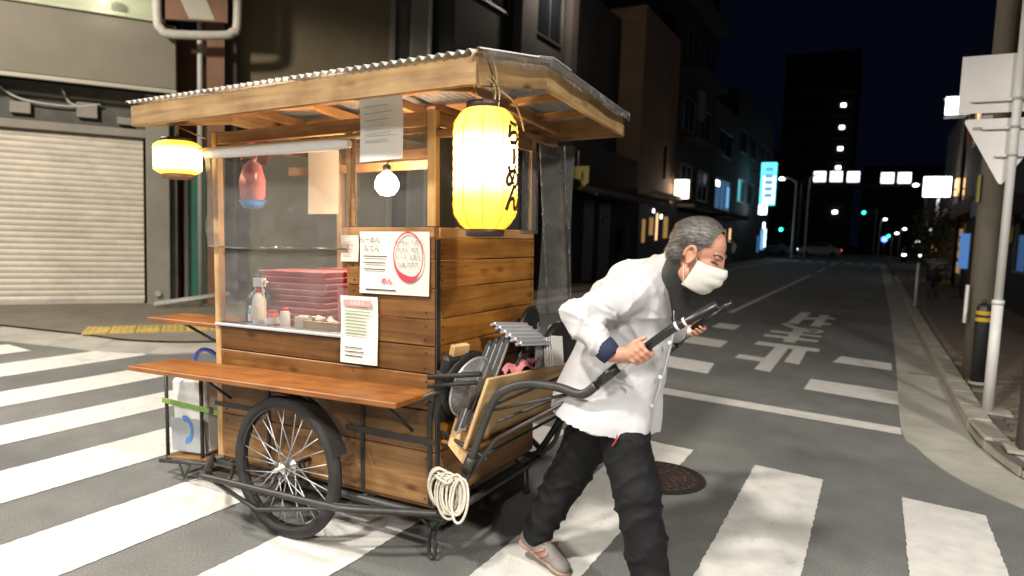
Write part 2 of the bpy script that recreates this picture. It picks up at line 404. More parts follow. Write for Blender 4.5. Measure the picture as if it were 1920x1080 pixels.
# lettering for oncoming traffic: 止まれ, stretched along the road
def glyph(strokes):
    mb = MB()
    for i, p in enumerate(strokes): mb.add([(x, y, .004+.0006*i) for x, y in p], [tuple(range(len(p)))])
    mb.build('road_letter', 'road_paint', road)
glyph([[(-1.50, 10.38), (-.62, 10.28), (-.62, 10.62), (-1.50, 10.76)],
       [(-1.19, 8.37), (-1.0, 8.3), (-1.02, 10.4), (-1.2, 10.4)],
       [(-.94, 9.13), (-.755, 9.05), (-.77, 10.35), (-.95, 10.35)],
       [(-1.53, 9.0), (-1.15, 8.93), (-1.15, 9.25), (-1.53, 9.34)]])
ring = []
for k in range(14):
    a = 2*math.pi*k/14; ring.append((-.86+.17*math.cos(a), 12.62+.32*math.sin(a)))
ringi = [(-.86+.08*math.cos(2*math.pi*k/14), 12.62+.16*math.sin(2*math.pi*k/14)) for k in range(14)]
glyph([[(-1.18, 11.0), (-1.0, 10.95), (-1.0, 13.0), (-1.18, 13.0)],
       [(-1.52, 11.38), (-.70, 11.28), (-.70, 11.55), (-1.52, 11.66)], [(-1.5, 11.98), (-.70, 11.88), (-.70, 12.14), (-1.5, 12.25)],
       [(-1.1, 12.55), (-1.06, 12.9), (-1.40, 13.5), (-1.48, 13.3)]] + [[ring[k], ring[(k+1) % 14], ringi[(k+1) % 14], ringi[k]] for k in range(14)])
glyph([[(-1.40, 13.55), (-1.2, 13.5), (-1.16, 15.95), (-1.36, 16.0)], [(-1.25, 14.35), (-.9, 14.7), (-.9, 15.1), (-1.25, 14.75)],
       [(-.98, 13.45), (-.80, 13.4), (-.78, 15.7), (-.95, 15.7)], [(-.84, 13.7), (-.66, 13.9), (-.66, 14.2), (-.84, 14.05)], [(-.84, 14.9), (-.64, 14.9), (-.64, 15.25), (-.84, 15.25)]])

# ---- right-hand kerb: gutter apron, kerb stones, brick pavement
GUT = [(.33, 60), (.36, 24), (.37, 15.85), (.33, 10), (.29, 6.55), (.38, 5.92), (.57, 5.31), (.89, 4.9), (1.45, 4.5), (2.3, 4.15), (3.4, 3.95), (9, 3.9)]
KRB = [(.76, 60), (.76, 24), (.76, 14.25), (.775, 9.6), (.785, 6.65), (.84, 6.1), (.98, 5.5), (1.28, 5.02), (1.75, 4.72), (2.5, 4.5), (3.5, 4.42), (9, 4.4)]
def resample(poly, step):
    P = smooth_path([(x, y, 0) for x, y in poly], 10); L = [0]
    for a, b in zip(P, P[1:]): L.append(L[-1]+(b-a).length)
    n = int(L[-1]/step); out = []; k = 0
    for i in range(n+1):
        s = L[-1]*i/n
        while L[k+1] < s and k < len(L)-2: k += 1
        t = (s-L[k])/max(1e-9, L[k+1]-L[k]); out.append(P[k].lerp(P[k+1], t))
    return out
def offset(P, d):
    out = []
    for i, p in enumerate(P):
        a, b = P[max(0, i-1)], P[min(len(P)-1, i+1)]; t = (b-a).normalized(); out.append(p+Vector((-t.y, t.x, 0))*d)
    return out
def smooth2(P): return [(p.x, p.y) for p in smooth_path([(x, y, 0) for x, y in P], 6)]
gp, kp = smooth2(GUT), smooth2(KRB)
pavement = struct(sheet('pavement', kp + [(9, 60)], .085, 'paver_joint'))
cutsG = [(0, 14), (14, 20), (20, 24), (24, 30), (30, 38), (38, 48), (48, 66)]
for a, b in cutsG:
    a2, b2 = min(a, len(gp)-1), min(b, len(gp)-1)
    if b2 > a2:
        g, k = gp[a2:b2+1], kp[a2:b2+1]
        def inset(p, q, e): v = Vector(q)-Vector(p); v.normalize(); return (p[0]+v.x*e, p[1]+v.y*e)
        g[0] = inset(g[0], g[1], .004); k[0] = inset(k[0], k[1], .004)
        MB().prism(g + k[::-1], -.05, .008).build('gutter_slab', 'concrete', pavement)
bx('drain_slot', (.30, .022, .008), (.60, 9.35, .008), 'black_metal', pavement, rot=(0, 0, -.05))
kr = resample(KRB, .6); ko = offset(kr, .17)
for i in range(len(kr)-1):
    a, b, c, d = kr[i], kr[i+1], ko[i+1], ko[i]
    if a.y > 36: continue
    e = .012; a2, b2, c2, d2 = a.lerp(b, e), b.lerp(a, e), c.lerp(d, e), d.lerp(c, e)
    h = .115 if a.y > 6.9 else .115-.05*min(1, (6.9-a.y)/1.2)
    MB().hexa([(p.x, p.y, .0) for p in (a2, b2, c2, d2)] + [(p.x, p.y, h + (.004 if q > 1 else 0)) for q, p in enumerate((a2, b2, c2, d2))]).build('kerb_stone', 'kerb_concrete', pavement, bevel=.012)
bm_ = MB().box((0, 0, 0), (.192, .092, .03)).mesh('brick', .004); bm_.materials.append(MATS['paver_brown'])
cnt = 0
for j in range(60):
    for i in range(8):
        x, y = 1.06+i*.2+(.1 if j % 2 else 0), 5.05+j*.1
        # stay inside the kerb's curve
        ok = all((Vector((x, y))-Vector((k.x, k.y))).length > .17 for k in ko if k.y < 12) and (y > 6.4 or x > 1.28+(6.2-y)*.55)
        if ok and cnt < 300 and (x < 1.15+(11-y)*.17):
            o = link('brick', bm_, pavement, (x, y, .088+random.uniform(-.0015, .0015)), (0, 0, random.uniform(-.01, .01))); cnt += 1
rest = MB()
for j in range(160):
    for i in range(9):
        x, y = 1.06+i*.2+(.1 if j % 2 else 0), 5.05+j*.1
        if y > 6.4 and not (x < 1.15+(11-y)*.17 and y < 11.05): rest.box((x, y, .088+random.uniform(-.0015, .0015)), (.192, .092, .03))
stuff(rest.build('brick_field', 'paver_brown', pavement))
sheet('pavement_far', [(.95, 21), (2.9, 21), (2.9, 60), (.95, 60)], .1, 'paver_brown', pavement)

# ---- left-hand pavement with gutter and yellow tactile tiles
LG = [(-30, 3.0), (-12, 3.4), (-9.6, 4.0), (-8.4, 4.28), (-7.57, 4.46), (-6.9, 4.95), (-6.45, 5.9), (-6.3, 8), (-6.3, 20), (-6.3, 60)]
LK = [(-30, 4.0), (-12, 4.3), (-10.4, 4.6), (-9.0, 4.85), (-8.1, 4.98), (-7.35, 5.45), (-6.95, 6.3), (-6.8, 8), (-6.8, 20), (-6.8, 60)]
lg, lk = smooth2(LG), smooth2(LK)
lpave = struct(sheet('pavement_left', lk + [(-30, 60)], .035, 'path_asphalt'))
for a, b in ((0, 12), (12, 17), (17, 22), (22, 27), (27, 33), (33, 39), (39, 46), (46, 54)):
    if b < len(lg):
        MB().prism(lg[a:b+1] + lk[a:b+1][::-1], -.05, .012+.002*(a % 2)).build('gutter_slab', 'concrete', lpave)
DV = Vector((.576, .818, 0)); NV = Vector((.818, -.576, 0))
tt = MB().box((0, 0, 0), (.29, .29, .02))
for i in range(4):
    for j in range(4): tt.lathe([(.018, .008), (.014, .015), (.006, .016)], (-.109+.0725*i, -.109+.0725*j, 0), 8)
tm = tt.mesh('tactile_tile'); tm.materials.append(MATS['tactile_yellow'])
for i in range(9):
    for j in range(2):
        p = Vector((-8.93, 5.03, 0)) + DV*(.3*i) - NV*(.3*j - .05)
        link('tactile_tile', tm, lpave, (p.x, p.y, .042), (0, 0, math.atan2(DV.y, DV.x)))

# ---- manhole cover
mh = thing('manhole_cover', 'round brown cast iron manhole cover with petal pattern in the asphalt', 'manhole cover', (-1.13, 4.16, .004))
MB().lathe([(.295, 0), (.295, .004), (.25, .005), (.25, 0)], seg=40, smooth=False, cap=False).build('rim', 'iron_ring', mh)
MB().lathe([(.249, 0), (.249, .003)], seg=40, smooth=False).build('lid', 'cast_iron', mh)
for rr, nn in ((.215, 24), (.16, 18), (.105, 12), (.05, 6)):
    for k in range(nn):
        a = 2*math.pi*(k+.5*(rr < .2))/nn
        pts = [((rr+.018*math.cos(b))*math.cos(a)-.018*math.sin(b)*math.sin(a), (rr+.018*math.cos(b))*math.sin(a)+.018*math.sin(b)*math.cos(a), .005) for b in [x*math.pi/4-1.6 for x in range(5)]]
        MB().tube(pts, .005, 5).build('petal', 'cast_iron', mh)

# ================================================================ CORNER BUILDING WITH THE ROLLER SHUTTER
rz_c = math.atan2(DV.y, DV.x)
cb = thing('corner_building', 'beige corner building with a lowered cream roller shutter and grey signboard', 'building', (-12.56, 5.54, 0), rz_c)
def cbx(name, x0, x1, y0, y1, z0, z1, m, par=None, bevel=.01):
    return bx(name, (x1-x0, y1-y0, z1-z0), ((x0+x1)/2, (y0+y1)/2, (z0+z1)/2), m, par or cb, bevel=bevel)
# shutter slats, each a slightly bowed strip
sl = MB().grid(lambda u, v: (-2.6+4.68*u, .10 - .018*math.sin(math.pi*v)**.7, .098*v), 2, 5)
slm = sl.mesh('slat'); slm.materials.append(MATS['shutter_paint'])
for i in range(29): link('slat', slm, cb, (0, 0, .075+.0985*i))
cbx('shutter_bottom_bar', -2.6, 2.08, .07, .13, .03, .078, 'grey_pipe')
cbx('shutter_box', -9, 2.13, -.02, .30, 2.94, 3.08, 'pillar_grey')
cbx('transom', -9, 2.45, .22, .30, 3.08, 3.75, 'transom_dark')
cbx('signboard', -9, 2.62, -.30, .20, 3.77, 4.86, 'facade_beige', bevel=.02)
cbx('signboard_lower_trim', -9, 2.62, -.34, -.30, 3.70, 3.77, 'facade_lite')
cbx('signboard_upper_trim', -9, 2.45, -.36, -.302, 4.86, 4.93, 'trim_green')
cbx('sign_light_band', -9, 2.3, -.20, .2, 4.96, 5.55, 'trim_green')
cbx('upper_wall', -9, 2.62, .0, 6, 5.56, 11, 'facade_beige')
cbx('back_wall', -9, 2.45, .302, 6, 0, 5.55, 'dark_wall')
cbx('pillar', 2.13, 2.50, -.12, .3, 0, 3.68, 'pillar_grey', bevel=.015)
cbx('kerb_plinth', -9, 2.5, -.08, .06, 0, .03, 'kerb_concrete')
cbx('side_wall', -9, -2.62, .0, .30, .032, 2.92, 'facade_lite'); cbx('side_pillar', -2.62, -2.45, -.06, .06, .032, 2.93, 'pillar_grey')
MB().lathe([(.05, 0), (.05, .05), (.03, .07)], axis=1).build('outlet', 'grey_pipe', cb, (2.30, -.18, .23))
lt = MB().lathe([(.02, 0), (.10, .06), (.10, .16), (.04, .2)], axis=2, seg=16).build('sign_lamp', 'lamp_white', cb, (1.55, -.55, 4.98))
for k, pts in enumerate(([(0.0, .1, 3.62), (.35, .1, 3.42), (1.0, .12, 3.38), (1.45, .12, 3.46)], [(.9, .12, 3.66), (1.0, .12, 3.45), (1.15, .14, 3.40)])):
    tube('cable', smooth_path(pts), .018, 'grey_pipe', cb)
bxs = [(.32, .28, .18, 3.2), (1.25, .3, .25, 3.22), (1.8, .22, .12, 3.16), (-.6, .34, .2, 3.3)]
for x, w, h, z in bxs: bx('junction_box', (w, .1, h), (x, .16, z+h/2), 'pillar_grey', cb)
# recessed entrance with the green door, drain pipe, brown pillar
cbx('entrance_back', 2.5, 3.1, .9, 1.0, 0, 5, 'brown_wall')
cbx('entrance_side', 2.502, 2.62, .0, .9, 0, 4.6, 'transom_dark')
cbx('door', 2.80, 3.4, .30, .36, .1, 2.55, 'green_door')
cbx('door_frame', 2.72, 2.795, .24, .36, 0, 2.65, 'grey_pipe')
cbx('door_head', 2.72, 3.45, .24, .36, 2.65, 2.75, 'grey_pipe')
tube('drain_pipe', [(2.99, -.10, 0), (2.99, -.10, 8)], .05, 'grey_pipe', cb, 12)
cbx('brown_pillar', 3.08, 3.40, -.05, .7, 0, 8, 'brown_wall')
cbx('shaded_return', 3.402, 3.62, .12, .7, 0, 8, 'post_brown')  # darker side face: the pillar's shade is put into its colour
# loose folding ladder lying by the door
ld = thing('folding_ladder', 'grey folded aluminium ladder lying on the ground beside the green door', 'ladder', (-10.95, 7.28, .04), rz_c)
for yy in (-.14, .14): tube('rail', [(-.1, yy-.25, .05), (1.1, yy-.25, .22)], .025, 'grey_pipe', ld)
for k in range(5): tube('rung', [(.05+.24*k, -.39, .07+.034*k), (.05+.24*k, -.11, .07+.034*k)], .013, 'grey_pipe', ld)

# projecting sign in a bent tube frame above the entrance
ps = thing('tube_frame_sign', 'brown and cream striped sign held in a bent grey tube frame above the cart', 'sign', (-10.45, 7.67, 0), rz_c)
fr = [(-.62, 0, 6.2), (-.62, 0, 4.95), (-.56, 0, 4.72), (-.38, 0, 4.66), (.36, 0, 4.76), (.54, 0, 4.84), (.62, 0, 5.02), (.62, 0, 6.2)]
tube('frame', smooth_path(fr), .075, 'cream_pipe', ps, 12)
MB().hexa([(-.5, -.05, 4.88), (.46, -.05, 4.98), (.46, .05, 4.98), (-.5, .05, 4.88), (-.5, -.05, 6.2), (.46, -.05, 6.2), (.46, .05, 6.2), (-.5, .05, 6.2)]).build('board', 'brown_wall', ps)
MB().hexa([(-.14, -.062, 4.94), (.26, -.062, 4.98), (.26, -.05, 4.98), (-.14, -.05, 4.94), (-.70, -.062, 6.2), (-.25, -.062, 6.2), (-.25, -.05, 6.2), (-.70, -.05, 6.2)]).build('stripe', 'facade_lite', ps)

# olive building that continues the corner
ob = thing('olive_building', 'plain olive brown rendered building behind the cart roof', 'building', (-12.56, 5.54, 0), rz_c)
bx('wall', (3.1, 5, 12), (5.15, 2.9, 6), 'olive_wall', ob, bevel=.02)
bx('pilaster', (.09, .15, 12), (6.58, .33, 6), 'pillar_grey', ob); bx('pilaster', (.30, .06, 12), (6.80, .37, 6), 'transom_dark', ob)
bx('pilaster', (.34, .2, 12), (7.13, .30, 6), 'pillar_grey', ob)
tube('drain_pipe', [(7.34, .18, 0), (7.34, .18, 12)], .05, 'grey_pipe', ob, 10)
bx('wall_base', (3.1, .06, .4), (5.15, .37, .2), 'dark_wall', ob)

# ================================================================ BUILDINGS DOWN THE STREET
def facade(name, label, x, y0, y1, h, m, depth=8, side=1):
    """a street front; local u runs along +Y, the front faces the road (side 1: faces +X, -1: faces -X)"""
    o = thing(name, label, 'building', (x, y0, 0))
    bx('wall', (depth, y1-y0, h), (-side*depth/2, (y1-y0)/2, h/2), m, o, bevel=.02)
    o['_side'] = side; return o
def fbx(o, name, u0, u1, z0, z1, m, d0=0, d1=.05, par=None):
    s = o['_side']; return bx(name, (abs(d1-d0), u1-u0, z1-z0), (s*(d0+d1)/2, (u0+u1)/2, (z0+z1)/2), m, par or o, bevel=.006)
def window(o, u0, u1, z0, z1, pane='dark_glass', mull=1, fm='window_frame'):
    f = fbx(o, 'window', u0, u1, z0, z0+.06, fm, .003, .07); had = set(o.children)
    fbx(o, 'frame', u0, u1, z1-.06, z1, fm, .003, .07, None)
    fbx(o, 'frame', u0, u0+.06, z0+.061, z1-.061, fm, .003, .07); fbx(o, 'frame', u1-.06, u1, z0+.061, z1-.061, fm, .003, .07)
    for k in range(mull):
        c = u0+(u1-u0)*(k+1)/(mull+1); fbx(o, 'mullion', c-.025, c+.025, z0+.061, z1-.061, fm, .003, .06)
    fbx(o, 'pane', u0+.061, u1-.061, z0+.061, z1-.061, pane, .004, .03)
    for c in o.children:                      # frame, mullions and pane belong to the window
        if c not in had: c.parent = f; c.location = c.location - f.location
b = facade('street_building', 'dark grey street building with a tall pilaster right of the olive wall', -8.05, 11.9, 17.9, 13, 'dark_wall')
fbx(b, 'pilaster', 2.5, 3.3, 0, 13, 'mauve_wall', .003, .25); fbx(b, 'pilaster', 5.5, 5.95, 0, 13, 'mauve_wall', .003, .2)
for z in (3.6, 6.6, 9.6): window(b, .5, 2.2, z, z+1.6); window(b, 3.6, 5.2, z, z+1.6)
wl = bpy.data.lights.new('fill_wall_light', 'POINT'); wl.energy = 170; wl.color = (1, .86, .70); wl.shadow_soft_size = .12  # wall lamp above the view, added to brighten the dark street fronts
fbx(b, 'fill_lamp_arm', 4.4, 4.46, 8.25, 8.31, 'grey_pipe', .003, .9); fbx(b, 'wall_lamp', 4.3, 4.56, 8.12, 8.24, 'lamp_housing', .75, 1.1)
wo_ = bpy.data.objects.new('fill_wall_light', wl); COL.objects.link(wo_); wo_.parent = b; wo_.location = (.95, 4.43, 7.95)
fbx(b, 'shutter', .4, 2.3, .05, 2.7, 'pale_panel', .003, .05); fbx(b, 'canopy', .1, 5.4, 2.85, 3.05, 'darker_wall', .003, .7)
b = facade('low_shop', 'low dark shopfront with two pale doors under a sloping eave', -8.0, 18.0, 24.2, 4.3, 'darker_wall')
fbx(b, 'door', 1.1, 1.9, .05, 2.6, 'pale_panel', .003, .06); fbx(b, 'door', 2.4, 3.4, .05, 2.6, 'pale_panel', .003, .06)
fbx(b, 'door_window', 2.7, 3.1, 1.9, 2.2, 'dark_glass', .062, .07)
MB().hexa([(0, 0, 2.9), (.9, 0, 2.65), (.9, 6.0, 2.65), (0, 6.0, 2.9), (0, 0, 3.05), (.9, 0, 2.75), (.9, 6.0, 2.75), (0, 6.0, 3.05)]).build('eave', 'mauve_wall', b)
fbx(b, 'meter_box', 4.4, 5.1, 1.0, 1.9, 'dark_wall', .003, .2); fbx(b, 'upper_wall', 0, 6.2, 4.302, 9.5, 'dark_wall', -.9, -1.0)
b = facade('lamp_shop', 'narrow building whose wall is lit by a hanging box lamp', -8.0, 24.3, 29.2, 10, 'tan_wall')
fbx(b, 'window_slot', 3.2, 3.5, 3.9, 5.3, 'dark_glass', .003, .03); fbx(b, 'ledge', .1, 4.5, 3.12, 3.3, 'facade_lite', .003, .5)
fbx(b, 'shop_front', .1, 4.8, .1, 3.0, 'black_metal', .003, .05)
for u, w, z, hh, mm in ((.6, .35, 1.3, .9, 'warm_dim'), (1.5, .5, 1.6, .7, 'warm_dim'), (2.4, .22, 1.4, 1.1, 'warm_lit'), (3.5, .6, 1.5, .9, 'warm_dim'), (3.0, .16, 2.3, .16, 'spot_white'), (1.9, .14, 2.5, .14, 'spot_white')):
    fbx(b, 'lit_pane', u, u+w, z, z+hh, mm, .052, .07)
ls = thing('box_lamp', 'square white box lamp glowing on the wall behind the man', 'sign', (-7.55, 28.9, 3.62))
bx('lamp_body', (.55, .25, .78), (0, 0, 0), 'box_warm', ls); bx('top_cap', (.6, .3, .04), (0, 0, .412), 'black_metal', ls); bx('bracket', (.18, .05, .05), (-.36, 0, .3), 'black_metal', ls)
b = facade('dark_block', 'dark apartment block with unlit windows beyond the lamp shop', -8.0, 29.3, 36.4, 16, 'darker_wall')
for z in (3.4, 6.4, 9.4, 12.4):
    window(b, .8, 2.8, z, z+1.5); window(b, 4.0, 6.2, z, z+1.5); fbx(b, 'balcony', .6, 6.5, z-.5, z-.35, 'dark_wall', .003, .8)
fbx(b, 'shop_front', .3, 6.6, .1, 2.7, 'black_metal', .003, .05); fbx(b, 'sign_panel', 1.6, 2.4, 6.9, 8.2, 'pale_panel', .45, .6)
for u, w, z, hh, mm in ((.6, .5, 1.2, 1.0, 'warm_dim'), (2.2, .3, 1.7, .5, 'warm_lit'), (3.4, .9, .9, 1.2, 'warm_dim'), (5.2, .2, 2.2, .2, 'spot_white'), (5.6, .5, 1.2, .8, 'blue_dim')): fbx(b, 'lit_pane', u, u+w, z, z+hh, mm, .052, .07)
b = facade('blue_window_building', 'building with a blue lit upstairs window on the left of the street', -8.0, 36.5, 44, 9, 'dark_wall')
window(b, .9, 5.0, 3.2, 4.9, 'blue_dim', 2); fbx(b, 'lit_pane', 4.2, 4.9, 3.4, 4.6, 'blue_lit', .032, .04); fbx(b, 'lit_pane', 1.0, 2.0, 4.45, 4.75, 'box_white', .032, .036)
window(b, 1.0, 5.0, 6.2, 7.6); fbx(b, 'shop_front', .3, 7, .1, 2.7, 'black_metal', .003, .05); fbx(b, 'awning', .3, 7, 2.75, 3.0, 'darker_wall', .003, .9)
for u, w, z, hh, mm in ((.8, .6, 1.0, 1.1, 'blue_dim'), (2.4, .3, 1.8, .4, 'box_white'), (3.5, 1.0, .9, 1.2, 'warm_dim'), (5.6, .4, 1.4, .8, 'warm_lit')): fbx(b, 'lit_pane', u, u+w, z, z+hh, mm, .052, .07)
b = facade('far_shop_row', 'far dark shop row with bright blue white storefront glow', -8.2, 44.1, 60, 11, 'darker_wall')
for u in (1, 5, 9, 12.5): window(b, u, u+2.2, 4, 5.5); window(b, u, u+2.2, 7.2, 8.7)
for u, w, z, hh, mm in ((12.2, 1.6, .8, 1.6, 'blue_lit'), (14, .7, 1.0, 1.5, 'cyan_white'), (10.5, .8, .6, 1.3, 'blue_dim'), (13.2, .5, 2.5, .5, 'box_white')):
    fbx(b, 'lit_pane', u, u+w, z, z+hh, mm, .003, .06)
vs_ = thing('vertical_sign', 'tall cyan lit vertical sign projecting over the street', 'sign', (-7.0, 50, 0))
bx('panel', (1.0, .3, 2.95), (0, 0, 5.5), 'cyan_tube', vs_); bx('panel', (.8, .32, 1.9), (.08, 0, 5.1), 'cyan_white', vs_)
bx('bracket', (.8, .06, .06), (-.85, 0, 6.4), 'black_metal', vs_); bx('bracket', (.8, .06, .06), (-.85, 0, 4.5), 'black_metal', vs_)
for k in range(5): bx('lettering', (.55, .006, .32), (.05, -.165, 6.5-.45*k), 'blue_lit', vs_)
sw = thing('small_lit_sign', 'small white lit sign just below the cyan sign', 'sign', (-7.25, 50, 3.75)); bx('panel', (.5, .2, .75), (0, 0, 0), 'box_white', sw); bx('bracket', (.7, .05, .05), (-.6, 0, .2), 'black_metal', sw)

def tower(name, label, x, y, w, d, h, m): 
    o = thing(name, label, 'building', (x, y, 0)); bx('wall', (w, d, h), (0, d/2, h/2), m, o, bevel=.05); return o
mat('night_wall', (.006, .007, .010), .8, var=.3, vs=.5)
tw = tower('apartment_tower', 'dark distant apartment tower with a column of lit landing lamps', -8.2, 100, 9, 12, 27, 'night_wall')
for z in (5.7, 11.6, 14.1, 16.9, 19.8): bx('landing_lamp', (.55, .1, .4), (2.9+.08*(z > 12), -.08, z), 'spot_white', tw)
for z in (5, 8, 11, 14, 17, 20, 23): bx('balcony', (8.6, .6, .9), (0, -.35, z-1.2), 'darker_wall', tw); bx('window', (1.6, .05, 1.5), (-1.2, -.03, z+.3), 'dark_glass', tw)
tower('distant_block', 'unlit distant block closing the end of the street', 3.5, 112, 12, 10, 13, 'night_wall')
t3 = tower('distant_slab', 'dark blue slab building far left beyond the cyan sign', -20, 92, 14, 10, 14, 'darker_wall')
for k in range(3): bx('balcony', (13, .6, .9), (0, -.35, 3+3*k), 'dark_wall', t3)
# right side of the street
b = facade('near_right_building', 'dark building at the right edge behind the signpost', 2.9, 9, 22, 10, 'darker_wall', side=-1)
fbx(b, 'pilaster', 1.5, 2.2, 0, 10, 'dark_wall', .003, .2); window(b, 3, 6, 1, 2.6); window(b, 7.5, 10.5, 1, 2.6); fbx(b, 'notice_board', 11.2, 11.9, 1.7, 2.6, 'yellow_sign', .003, .06); fbx(b, 'awning', 9.5, 12.8, 2.35, 2.8, 'black_metal', .003, .75)
b = facade('warm_building', 'warm lit tan building on the right with glowing upper window', 3.0, 25, 44, 7.6, 'tan_wall', side=-1)
window(b, 4.2, 6.4, 5.4, 6.9, 'warm_dim', 2); fbx(b, 'lit_pane', 4.9, 5.6, 6.2, 6.6, 'warm_lit', .032, .04); fbx(b, 'lit_pane', 5.2, 5.8, 5.6, 6.0, 'red_lamp', .032, .036)
fbx(b, 'shop_window', 6.5, 9.5, .5, 2.3, 'warm_dim', .003, .04); fbx(b, 'shop_frame', 6.3, 6.5, .4, 2.5, 'facade_lite', .003, .08); fbx(b, 'shop_frame', 9.5, 9.7, .4, 2.5, 'facade_lite', .003, .08)
fbx(b, 'fascia', 1, 18, 2.7, 3.2, 'tan_wall', .003, .5); fbx(b, 'wall_lamp', 8.2, 8.9, 3.7, 4.4, 'warm_lit', .003, .3); fbx(b, 'pipe', 10.4, 10.5, 0, 7.5, 'grey_pipe', .003, .1)
bls = thing('blue_strip_sign', 'narrow blue lit strip sign on the right pavement', 'sign', (2.2, 23, .1)); bx('panel', (.22, .2, 1.0), (0, 0, 1.35), 'blue_sign', bls); bx('post', (.06, .06, .9), (0, 0, .43), 'black_metal', bls); bx('foot', (.4, .3, .04), (0, 0, .02), 'black_metal', bls)
b = facade('far_right_row', 'dark far shops on the right side of the street', 3.2, 45, 62, 6, 'darker_wall', side=-1)
for u, z, mm in ((2, 1.2, 'warm_dim'), (6, 1.0, 'warm_lit'), (9, 2.4, 'box_white'), (12, 1.2, 'blue_dim'), (14, 3.0, 'warm_dim')): fbx(b, 'lit_pane', u, u+1.0, z, z+.7, mm, .003, .05)
bsg = thing('large_lit_sign', 'large blank white lit sign on a post over the right pavement', 'sign', (2.2, 36, .1))
bx('panel', (1.05, .25, .88), (0, 0, 4.15), 'box_white', bsg); tube('post', [(.1, .2, 0), (.1, .2, 4.6)], .06, 'grey_pipe', bsg); bx('bracket', (.1, .2, .1), (.1, .1, 4.15), 'grey_pipe', bsg)
lan = thing('lantern_street_lamp', 'boxy white street lamp high beside the traffic sign', 'street lamp', (2.25, 30, .1))
tube('post', [(.35, 0, 0), (.35, 0, 6.9)], .06, 'black_metal', lan); bx('glass', (.72, .5, .62), (0, 0, 6.65), 'box_white', lan); bx('lid', (.82, .6, .06), (0, 0, 7.0), 'grey_pipe', lan); bx('tray', (.82, .6, .05), (0, 0, 6.3), 'grey_pipe', lan)
# overhead gate with five lit panels at the far junction
gt = thing('overhead_gate', 'overhead gate at the far junction carrying five white lit panels', 'gate', (0, 85, 0))
bx('beam', (13, .25, .3), (-2, .3, 8.0), 'dark_wall', gt)
for xx in (-8.3, 4.3): tube('post', [(xx, .3, 0), (xx, .3, 8.3)], .16, 'grey_pipe', gt)
for xx, zz in ((-6.35, 9.1), (-4.63, 9.1), (-2.89, 9.05), (.48, 8.9), (2.11, 8.9)):
    bx('panel', (1.25, .2, 1.15), (xx, 0, zz), 'gate_panel', gt); bx('panel_sill', (1.25, .5, .32), (xx, 0, zz-.76), 'lamp_housing', gt)
def signal(loc, label, lamp, x=0):
    o = thing('traffic_light', label, 'traffic light', loc); bx('housing', (1.2, .3, .42), (0, 0, 0), 'black_metal', o)
    MB().lathe([(.16, 0), (.16, .04)], axis=1, seg=16).build('lamp', lamp, o, (-.36, -.19, 0))
    for xx in (0, .36): MB().lathe([(.14, 0), (.14, .03)], axis=1, seg=14).build('lamp', 'black_metal', o, (xx, -.18, 0))
    tube('post', [(.8, .25, -loc[2]), (.8, .25, .4)], .09, 'grey_pipe', o); tube('arm', [(.8, .25, .2), (-.5, .25, .2)], .04, 'grey_pipe', o)
    return o
signal((-1.1, 80, 4.85), 'green traffic light in the middle of the far junction', 'green_signal')
signal((1.5, 92, 2.6), 'low green traffic light right of the junction', 'green_signal')
signal((-8.2, 72, 2.7), 'green traffic light by the far left storefronts', 'green_signal')
bs2 = thing('blue_lamp_sign', 'small round blue lit sign beside the low green light', 'sign', (.66, 84, 0)); MB().lathe([(.3, 0), (.3, .08)], axis=1, seg=18).build('disc', 'blue_signal', bs2, (0, 0, 2.15)); tube('post', [(0, .1, 0), (0, .1, 2.2)], .05, 'grey_pipe', bs2)
def curved_lamp(x, y, h, reach, label, m='spot_white'):
    o = thing('curved_street_lamp', label, 'street lamp', (x, y, 0))
    tube('post', smooth_path([(0, 0, 0), (0, 0, h-.9), (reach*.15, 0, h-.25), (reach*.55, 0, h), (reach, 0, h)]), .07, 'grey_pipe', o); MB().lathe([(.08, .1), (.22, .0), (.18, -.12)], seg=14).build('lamp_head', m, o, (reach, 0, h-.03)); return o
curved_lamp(-6.0, 58, 6.6, -1.1, 'street lamp with curved arm beside the cyan sign')
curved_lamp(-5.4, 62, 7.2, .9, 'tall pole beside the curved lamp')
curved_lamp(3.4, 66, 6.7, -.9, 'street lamp reaching out below the right gate panel')
curved_lamp(4.2, 48, 5.0, -.8, 'street lamp in front of the large white sign')
# strings of distant lamps up the far street
for k, (x, y, z) in enumerate(((.2, 100, 3.7), (2.6, 104, 2.6), (3.9, 96, .9), (1.6, 98, 1.9))):
    curved_lamp(x, y, z+1.2, .5, ['first', 'second', 'third', 'lowest'][k] + ' of the distant lamps in the street beyond the junction')

